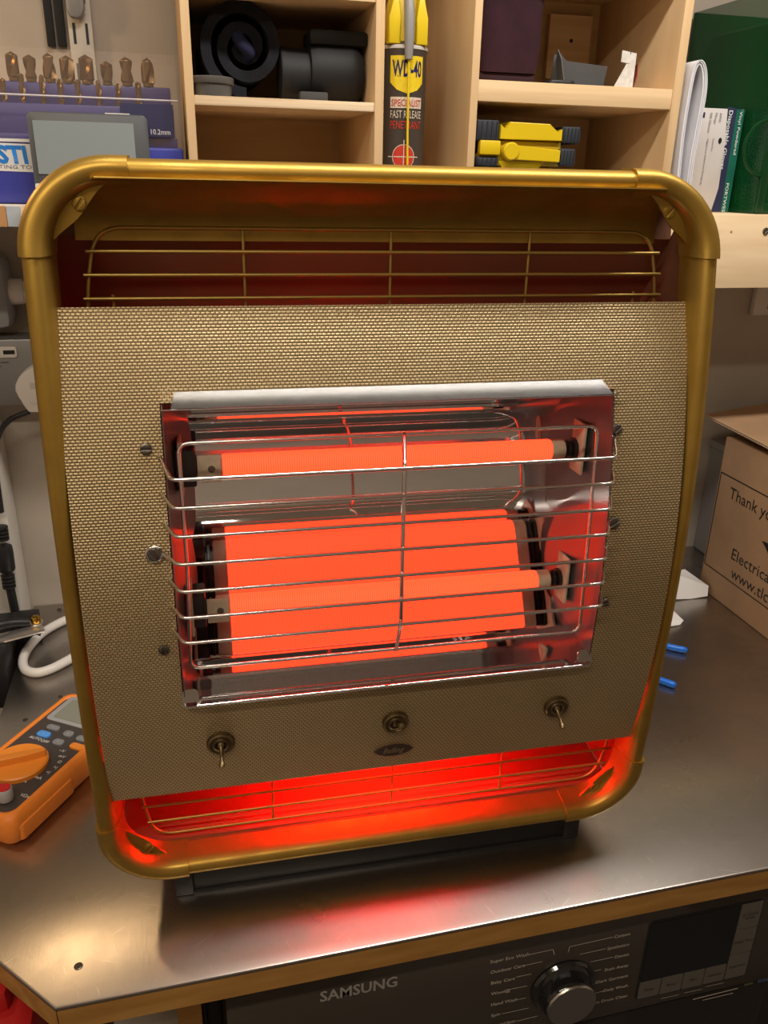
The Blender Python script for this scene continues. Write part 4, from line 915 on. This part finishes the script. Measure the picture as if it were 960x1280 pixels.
zr = dz(107, 1.23)+.0003
for i, (px, py) in enumerate(((180, 72), (153.5, 71), (129, 76), (103, 68), (79, 69), (56, 66), (32.5, 68), (10, 64))):
    Yd = 1.235; q_ = WY(px+3, py, Yd); r = (.0082, .0080, .0074, .0088, .0086, .0078, .0076, .0074)[i]
    o = bpy.data.objects.new('drill_bit', drill_mesh(r, q_.z-zr)); COL.objects.link(o); o.location = (q_.x, Yd, zr); o.rotation_euler = (0, 0, .7*i)
    tag(o, f'large gold twist drill in the back row, {ordn[i]} from the 10.2mm label', 'drill bit', 'large drill bits in the back row of the case')
zr2 = dz(133, 1.2)+.0003
for i, (px, py) in enumerate(((172, 102), (147, 104), (122, 100), (96, 99), (74, 98), (51, 93), (25, 91), (2, 97))):
    Yd = 1.214; q_ = WY(px, py, Yd); r = .0036
    o = bpy.data.objects.new('drill_bit', drill_mesh(r, q_.z-zr2)); COL.objects.link(o); o.location = (q_.x, Yd, zr2); o.rotation_euler = (0, 0, .9*i)
    tag(o, f'small gold twist drill in the middle row, {ordn[i]} from the 10.2mm label', 'drill bit', 'small drill bits in the middle row of the case')
# little screen device
sy_ = 1.128
a, b = WY(32, 141, sy_), WY(183, 141, sy_); sx_c = (a.x+b.x)/2; sw_ = (b.x-a.x); stz = WY(100, 141, sy_).z; sbz = SZ+.0005
scr = thing('display_unit', 'small grey framed screen standing in front of the blue drill case', 'screen', (sx_c, sy_+.006, SZ))
mkprism('screen_case', rrect(sw_, stz-sbz, .007, 5, cx=0, cy=(stz+sbz)/2-SZ), .013, axes((0, .0075, 0), (1, 0, 0), (0, 0, 1)), mat('dark_grey_frame', (.085, .09, .095), rough=.4), scr, bev=.0015)
q0, q1 = WY(40, 150, sy_), WY(172, 220, sy_)
mkprism('screen_panel', [(q0.x-sx_c, q1.z-SZ), (q1.x-sx_c, q1.z-SZ), (q1.x-sx_c, q0.z-SZ), (q0.x-sx_c, q0.z-SZ)], .0008, axes((0, -.0056, 0), (1, 0, 0), (0, 0, 1)), mat('grey_screen', (.27, .31, .32), rough=.18), scr, smooth=0)
q0 = WY(47, 236, sy_); mkprism('home_key', rrect(.010, .012, .002, 3, cx=q0.x-sx_c+.003, cy=q0.z-SZ), .0012, axes((0, -.0056, 0), (1, 0, 0), (0, 0, 1)), WHITEP, scr)
mkbox('edge_button', (.020, -.002, stz-SZ-.0003), (.048, .004, stz-SZ+.0012), WHITEP, scr)
# ================================================================== LEFT WALL FITTINGS
def wy(px, py, Y): q_ = WY(px, py, Y); return q_.x, q_.z
yb = WBY-.0015; yS = 1.335
x1_, zt1 = wy(17, 320, yS); _, zb1 = wy(17, 413, yS)
sb = thing('switch_box', 'grey rounded switch box on the wall above the socket trunking', 'switch box', (x1_-.084, yb, (zt1+zb1)/2))
mkbox('box_body', (-.07, yS-yb, -(zt1-zb1)/2), (.07-.002, 0, (zt1-zb1)/2), GREYP, sb, bev=.014)
gx, gz = wy(18, 366, yS+.015); gxe, _ = wy(33, 366, yS+.015)
gl_ = thing('cable_gland', 'white hexagonal cable gland on the side of the grey switch box', 'gland', (x1_-.017, yS+.03, gz))
mklathe('gland_body', [(.019, 0), (.0195, .002), (.0185, .018), (.017, .020)], frame_m((0, 0, 0), (1, 0, 0), (0, 1, 0)), WHITEP, gl_, n=20)
mklathe('hex_nut', [(.0165, .0195), (.0185, .021), (.0185, .0275), (.0165, .029)], frame_m((0, 0, 0), (1, 0, 0), (0, 1, 0)), WHITEP, gl_, n=6, smooth=20)
cbl = mktube('flex_cable', [(x1_+.0105, yS+.03, gz-.003), (x1_+.12, yS+.03, gz-.003), (x1_+.16, yS+.03, gz-.02)], .0078, BLACKP, n=12, smooth=60); tag(cbl, 'short black flex leaving the white cable gland', 'cable')
# trunking
yT = 1.335
_, ztt = wy(20, 424, yT); _, ztb = wy(20, 507, yT)
tr = thing('socket_trunking', 'grey metal socket trunking along the wall left of the heater', 'trunking', (-.2, yb, ztb))
mkbox('trunking_body', (-.9, yT-yb, 0), (.55, 0, ztt-ztb), GREYM, tr, bev=.003)
ux, uz = wy(8, 440, yT)
us = mkprism('usb_plate', rrect(.046, .0165, .004, 4, cx=ux+.2-.008, cy=uz-ztb), .003, axes((0, yT-yb, 0), (1, 0, 0), (0, 0, 1)), WHITEP, tr, bev=.0008)
mkbox('usb_slot', (ux+.2-.004, yT-yb-.0034, uz-ztb-.003), (ux+.2+.012, yT-yb-.002, uz-ztb+.003), BLACKP, us)
for i, s in enumerate(('USB CHARGER', '5V 2.1A')):
    q_ = WY(0, 454+5*i, yT); lettering(s, axes((q_.x+.2-.008, yT-yb-.0004, q_.z-ztb), *WX_), BLACKP, tr, height=.0022)
# plug
pl = [(50, 458), (40, 459), (30, 465), (23, 472), (19, 481), (19, 489), (24, 497), (28, 505), (34, 513), (37, 515.5), (62, 516), (68, 505), (74, 490), (72, 473), (62, 462)]
yP = yT-.030; pcx, pcz = wy(46, 488, yP)
plug = thing('mains_plug', 'white mains plug pushed into the grey trunking beside the heater', 'plug', (pcx, yT-.001, pcz))
out = [(wy(a, b, yP)[0]-pcx, wy(a, b, yP)[1]-pcz) for a, b in pl]
pb_ = mkprism('plug_body', out, .030, axes((0, 0, 0), (1, 0, 0), (0, 0, 1)), WHITEP, plug, bev=.003, smooth=30)
q_ = wy(43, 482, yP); mkprism('logo_plate', rrect(.014, .0095, .002, 3, cx=q_[0]-pcx+.001, cy=q_[1]-pcz), .0008, axes((0, -.030, 0), (1, 0, 0), (0, 0, 1)), OFFW, plug)
q_ = wy(39, 506, yP); lettering('FUSE', axes((q_[0]-pcx, -.0304, q_[1]-pcz), *WX_), OFFW, plug, height=.0035)
a = WY(37, 516, yT-.012); b0 = WY(10, 527, 1.345); c0 = WY(-2, 545, 1.35)
cb = mktube('plug_flex', smooth_path([a+Vector((0, 0, .002)), WY(22, 520, 1.322), WY(10, 527, 1.322), WY(-2, 545, 1.322), WY(-14, 590, 1.322), WY(-20, 640, 1.322)], 6), .0042, BLACKP, n=10, smooth=60); tag(cb, 'thin black flex curving down from the white mains plug', 'cable')
# white post / boxing in the corner
pe_ = WY(37, 757, 1.385)
po = mkbox('boxed_pipe_casing', (-.62, 1.33, FLZ), (BX0-.004, WBY-.0015, WY(0, 530, 1.33).z), OFFW, bev=.002); tag(po, 'off white boxed casing rising beside the left end of the bench', 'casing')
# black connector hanging in front of it
yk = 1.315; c1 = WY(-1, 640, yk); c2 = WY(4, 680, yk); c3 = WY(10, 722, yk); c4 = WY(23, 785, yk+.004)
cn = thing('hanging_connector', 'black cable connector hanging in front of the off white casing', 'connector', WY(5, 700, yk))
ko = cn.location.copy()
d_ = (c3-c2).normalized()
mktube('upper_cable', [c1-d_*.08-ko, c1-ko], .0075, BLACKP, cn, n=14, smooth=60)
mklathe('shell', [(.0095, -.028), (.0125, -.026), (.0135, -.018), (.0135, .014), (.0120, .017)], frame_m((c2+c3)/2-ko, d_), BLACKP, cn, n=24)
for k in range(4): mklathe('relief_ring', [(.0085, 0), (.0105, .001), (.0105, .004), (.0085, .005)], frame_m(c3-ko+d_*(.0065*k-.006), d_), BLACKP, cn, n=20); mklathe('relief_ring', [(.0085, 0), (.0105, .001), (.0105, .004), (.0085, .005)], frame_m(c2-ko-d_*(.0065*k+.012), d_), BLACKP, cn, n=20)
mktube('lower_cable', [(c2+c3)/2-ko, c3-ko, c4-ko, c4-ko+d_*.12], .0072, BLACKP, cn, n=14, smooth=60)
# earth clamp bar at the bench end
zc = .055
a = G(-14, 800, zc); b = G(54, 783, zc)
cl = thing('earth_clamp_bar', 'flat bright metal bar with a brass nut at the left end of the bench', 'clamp', (BX0+.02, (a.y+b.y)/2, 0))
ko = cl.location.copy(); d_ = (b-a); L = d_.length; ang_ = math.atan2(d_.y, d_.x)
Mb = Matrix.Translation(a-ko) @ Matrix.Rotation(ang_, 4, 'Z')
mkbox('bar', (-.08, -.012, -.005), (L, .012, 0), mat('bright_zinc', (.70, .66, .60), rough=.3, metal=.9), cl, M=Mb, bev=.001)
n0 = G(45, 776, zc+.004)-ko
mklathe('washer', [(.0105, 0), (.0105, .002), (.005, .002)], Matrix.Translation(n0+Vector((0, 0, -.004))), mat('bright_zinc', (.7, .66, .6)), cl, n=18)
mklathe('brass_nut', [(.0072, 0), (.0075, .001), (.0075, .007), (.006, .0095), (.0035, .0105), (0, .0108)], Matrix.Translation(n0+Vector((0, 0, -.002))), mat('bright_brass', (.62, .36, .06), rough=.25, metal=1), cl, n=14)
s0, s1, s2_ = G(-12, 786, zc+.01)-ko, G(14, 779, zc+.009)-ko, G(37, 778, zc+.004)-ko
mktube('black_sleeve', smooth_path([s0+Vector((-.05, -.02, -.02)), s0, s1, s2_], 6), lambda t: .0105-.004*t, BLACKP, cl, n=12, smooth=60)
pz = [(G(-10, 830, .0)), ]
blk = G(10, 815, 0.02)-ko
mkbox('black_block', (blk.x-.05, blk.y-.05, -.05), (BX0-.003-ko.x, blk.y+.08, zc-.006), BLACKP, cl, bev=.004)
mkbox('fixing_foot', (BX0-.004-ko.x, blk.y+.055, .0003), (BX0+.03-ko.x, blk.y+.078, zc-.004), BLACKP, cl, bev=.002)
# white cable loop on the bench
def gb_(px, py, r): q_ = G(px, py, r); q_.z = r+.0002; return q_
r = .0072
lpp = [gb_(112, 757, r), gb_(96, 770, r), gb_(78, 777, r), gb_(55, 790, r), gb_(37, 808, r), gb_(29, 823, r), gb_(31, 836, r), gb_(44, 841, r), gb_(62, 837, r), gb_(84, 826, r), gb_(108, 812, r), gb_(135, 800, r)]
wc = mktube('white_cable', smooth_path(lpp, 6), r, WHITEP, n=12, smooth=60); tag(wc, 'white cable loop on the steel bench left of the heater', 'cable')
thin = [G(14, 833, .002), G(7, 845, .002), G(5, 856, .002), G(8, 868, .002)]
# ================================================================== RIGHT OF THE HEATER
BXF = .943; KB = mat('brown_cardboard', (.42, .255, .14), rough=.8, var=.12, vscale=(18, 18, 18)); KBD = mat('cardboard_flute', (.52, .38, .25), rough=.85); INK = mat('black_ink', (.012, .010, .009), rough=.6)
cbx = thing('cardboard_box', 'brown cardboard box with printed black lettering on the right of the bench', 'box', (1.12, 1.05, 0))
bo2 = Vector((1.12, 1.05, 0)); toX = Matrix.Translation(-bo2)
yB0, yB1, zBt = .86, 1.226, .302
mkbox('carton_body', (BXF, yB0, .0005), (1.32, yB1, zBt), KB, cbx, M=toX, bev=.0015)
# loose top flap with visible corrugation
fA = [(BXF-.008, .86, .308), (BXF-.004, 1.290, .3215), (1.33, 1.375, .334), (1.33, .86, .312)]
bm = NB(); lo_ = [bm.verts.new(toX @ Vector(p)) for p in fA]; hi_ = [bm.verts.new(toX @ (Vector(p)+Vector((0, 0, .0045)))) for p in fA]
bm.faces.new(lo_[::-1]); bm.faces.new(hi_)
for k in range(4): bm.faces.new((lo_[k], lo_[(k+1) % 4], hi_[(k+1) % 4], hi_[k]))
flap = finish('top_flap', bm, KB, cbx, smooth=0)
A, B = Vector(fA[0]), Vector(fA[1]); wv = []
for k in range(180):
    t = k/179; q_ = A.lerp(B, t); wv.append(toX @ (q_+Vector((-.0006, 0, .00225+.0014*math.sin(2*PI*k/4.0)))))
mktube('corrugation', wv, .0005, KBD, flap, n=4, smooth=0)
for dz_ in (.0003, .0042): mktube('liner_edge', [toX @ (A+Vector((-.0006, 0, dz_))), toX @ (B+Vector((-.0006, 0, dz_)))], .0006, KBD, flap, n=4, smooth=0)
def bxt(s, px, py, h, w=None):
    q_ = WX(px, py, BXF); lettering(s, toX @ axes((BXF-.0003, q_.y, q_.z), (0, -1, 0), (0, 0, 1)), INK, cbx, height=h, width=w)
hT = WX(913, 608, BXF).z-WX(911, 622, BXF).z
bxt('Thank you for your order', 911.5, 622, hT); bxt('Electrical Wholesale', 914, 698, hT); bxt('www.tlc-direct.co.uk', 913, 721, hT)
ft, fb = WX(902, 590, BXF), WX(880, 703, BXF)
y_r = .88
for (y0, z0, y1, z1) in ((ft.y, ft.z, y_r, ft.z), (ft.y, fb.z, y_r, fb.z)): mkbox('print_border', (BXF-.0004, y1, z0-.001), (BXF+.0002, y0, z0+.001), INK, cbx, M=toX)
mkbox('print_border', (BXF-.0004, ft.y-.001, fb.z), (BXF+.0002, ft.y+.001, ft.z), INK, cbx, M=toX)
q_ = WX(953, 676, BXF); mkprism('arrow_mark', [(-(q_.y), q_.z), (-(q_.y)+.03, q_.z-.022), (-(q_.y)+.03, q_.z+.003)], .0004, toX @ axes((BXF-.0001, 0, 0), (0, -1, 0), (0, 0, 1)), INK, cbx, smooth=0)
# grey block added to stand for the shaded wall behind the box
gbx = thing('shaded_wall_block', 'grey block standing in for the shaded wall behind the cardboard box', 'carton', (1.18, 1.33, 0))
mkbox('carton_body', (-.14, -.08, .0005), (.24, .065, .225), mat('wall_shade_grey', (.24, .23, .22), rough=.7), gbx, bev=.002)
mkbox('shade_block_top', (-.142, -.082, .2255), (.242, .067, .24), mat('wall_shade_grey_top', (.27, .26, .25), rough=.7), gbx, bev=.002)
# crumpled white paper bits
PW = mat('white_tissue', (.78, .76, .73), rough=.8)
def scrap(name, label, px, py, pts, th=.0015):
    o_ = G(px, py); t = thing(name, label, 'paper', o_)
    bm = NB(); vs_ = [bm.verts.new(p) for p in pts[0]]
    for f in pts[1]: bm.faces.new([vs_[i] for i in f])
    thicken(bm, th)
    zmn = min(v.co.z for v in bm.verts)
    for v in bm.verts: v.co.z -= zmn-.0002
    finish('paper_fold', bm, PW, t, smooth=30)
scrap('paper_scrap', 'crumpled white paper scrap against the cardboard box', 862, 745,
      ([(-.05, .02, .05), (-.01, .03, .028), (.03, .02, .022), (.037, .0, .018), (.03, -.012, .003), (-.005, -.012, .001), (-.06, -.01, .004), (-.055, .0, .03), (.02, .055, .028), (-.03, .06, .02)],
       [(0, 1, 2, 3), (0, 3, 7), (3, 4, 5, 7), (5, 6, 7), (1, 9, 8, 2)]))
scrap('paper_scrap', 'small white paper scrap beside the heater side rail', 850, 779,
      ([(-.04, .01, .0), (-.012, .02, .022), (.006, .0, .004), (-.005, -.008, .001), (-.05, -.012, .002)], [(0, 1, 2), (0, 2, 3), (0, 3, 4)]))
# blue handled pliers lying behind the heater
def plier(px, py, pxb, pyb):
    a = G(px, py, .006); b = G(pxb, pyb, .006); return a, b
ta, tb2 = plier(859, 813, 835, 808); ua, ub = plier(845, 857, 825, 850)
pv = Vector((.54, 1.03, .006)); t = thing('blue_handled_pliers', 'pliers with two bright blue handles lying behind the heater', 'pliers', (pv.x, pv.y, 0))
BLH = mat('blue_handle', (.015, .17, .75), rough=.3); ko = Vector((pv.x, pv.y, 0))
mktube('handle', smooth_path([ta-ko, tb2-ko, (tb2+(tb2-ta)*1.2+Vector((0, .006, 0)))-ko, (pv+Vector((.04, .01, 0)))-ko], 6), lambda t_: .0056*min(1, .55+6*t_)*(1-.25*t_), BLH, t, n=14, smooth=60)
mktube('handle', smooth_path([ua-ko, ub-ko, (ub+(ub-ua)*1.2)-ko, (pv+Vector((.03, -.012, 0)))-ko], 6), lambda t_: .0056*min(1, .55+6*t_)*(1-.25*t_), BLH, t, n=14, smooth=60)
mklathe('pivot', [(.012, -.0055), (.013, -.003), (.013, .004), (.011, .006), (0, .006)], Matrix.Translation((0, 0, .006)), SCREW, t, n=20)
mkprism('jaws', [(.01, -.010), (.01, .010), (-.045, .004), (-.05, 0), (-.045, -.004)], .009, Matrix.Translation((0, 0, .0012)), SCREW, t, bev=.001)
mkprism('joint', [(.05, -.02), (.05, .018), (0, .010), (0, -.010)], .008, Matrix.Translation((0, 0, .002)), SCREW, t, bev=.001)
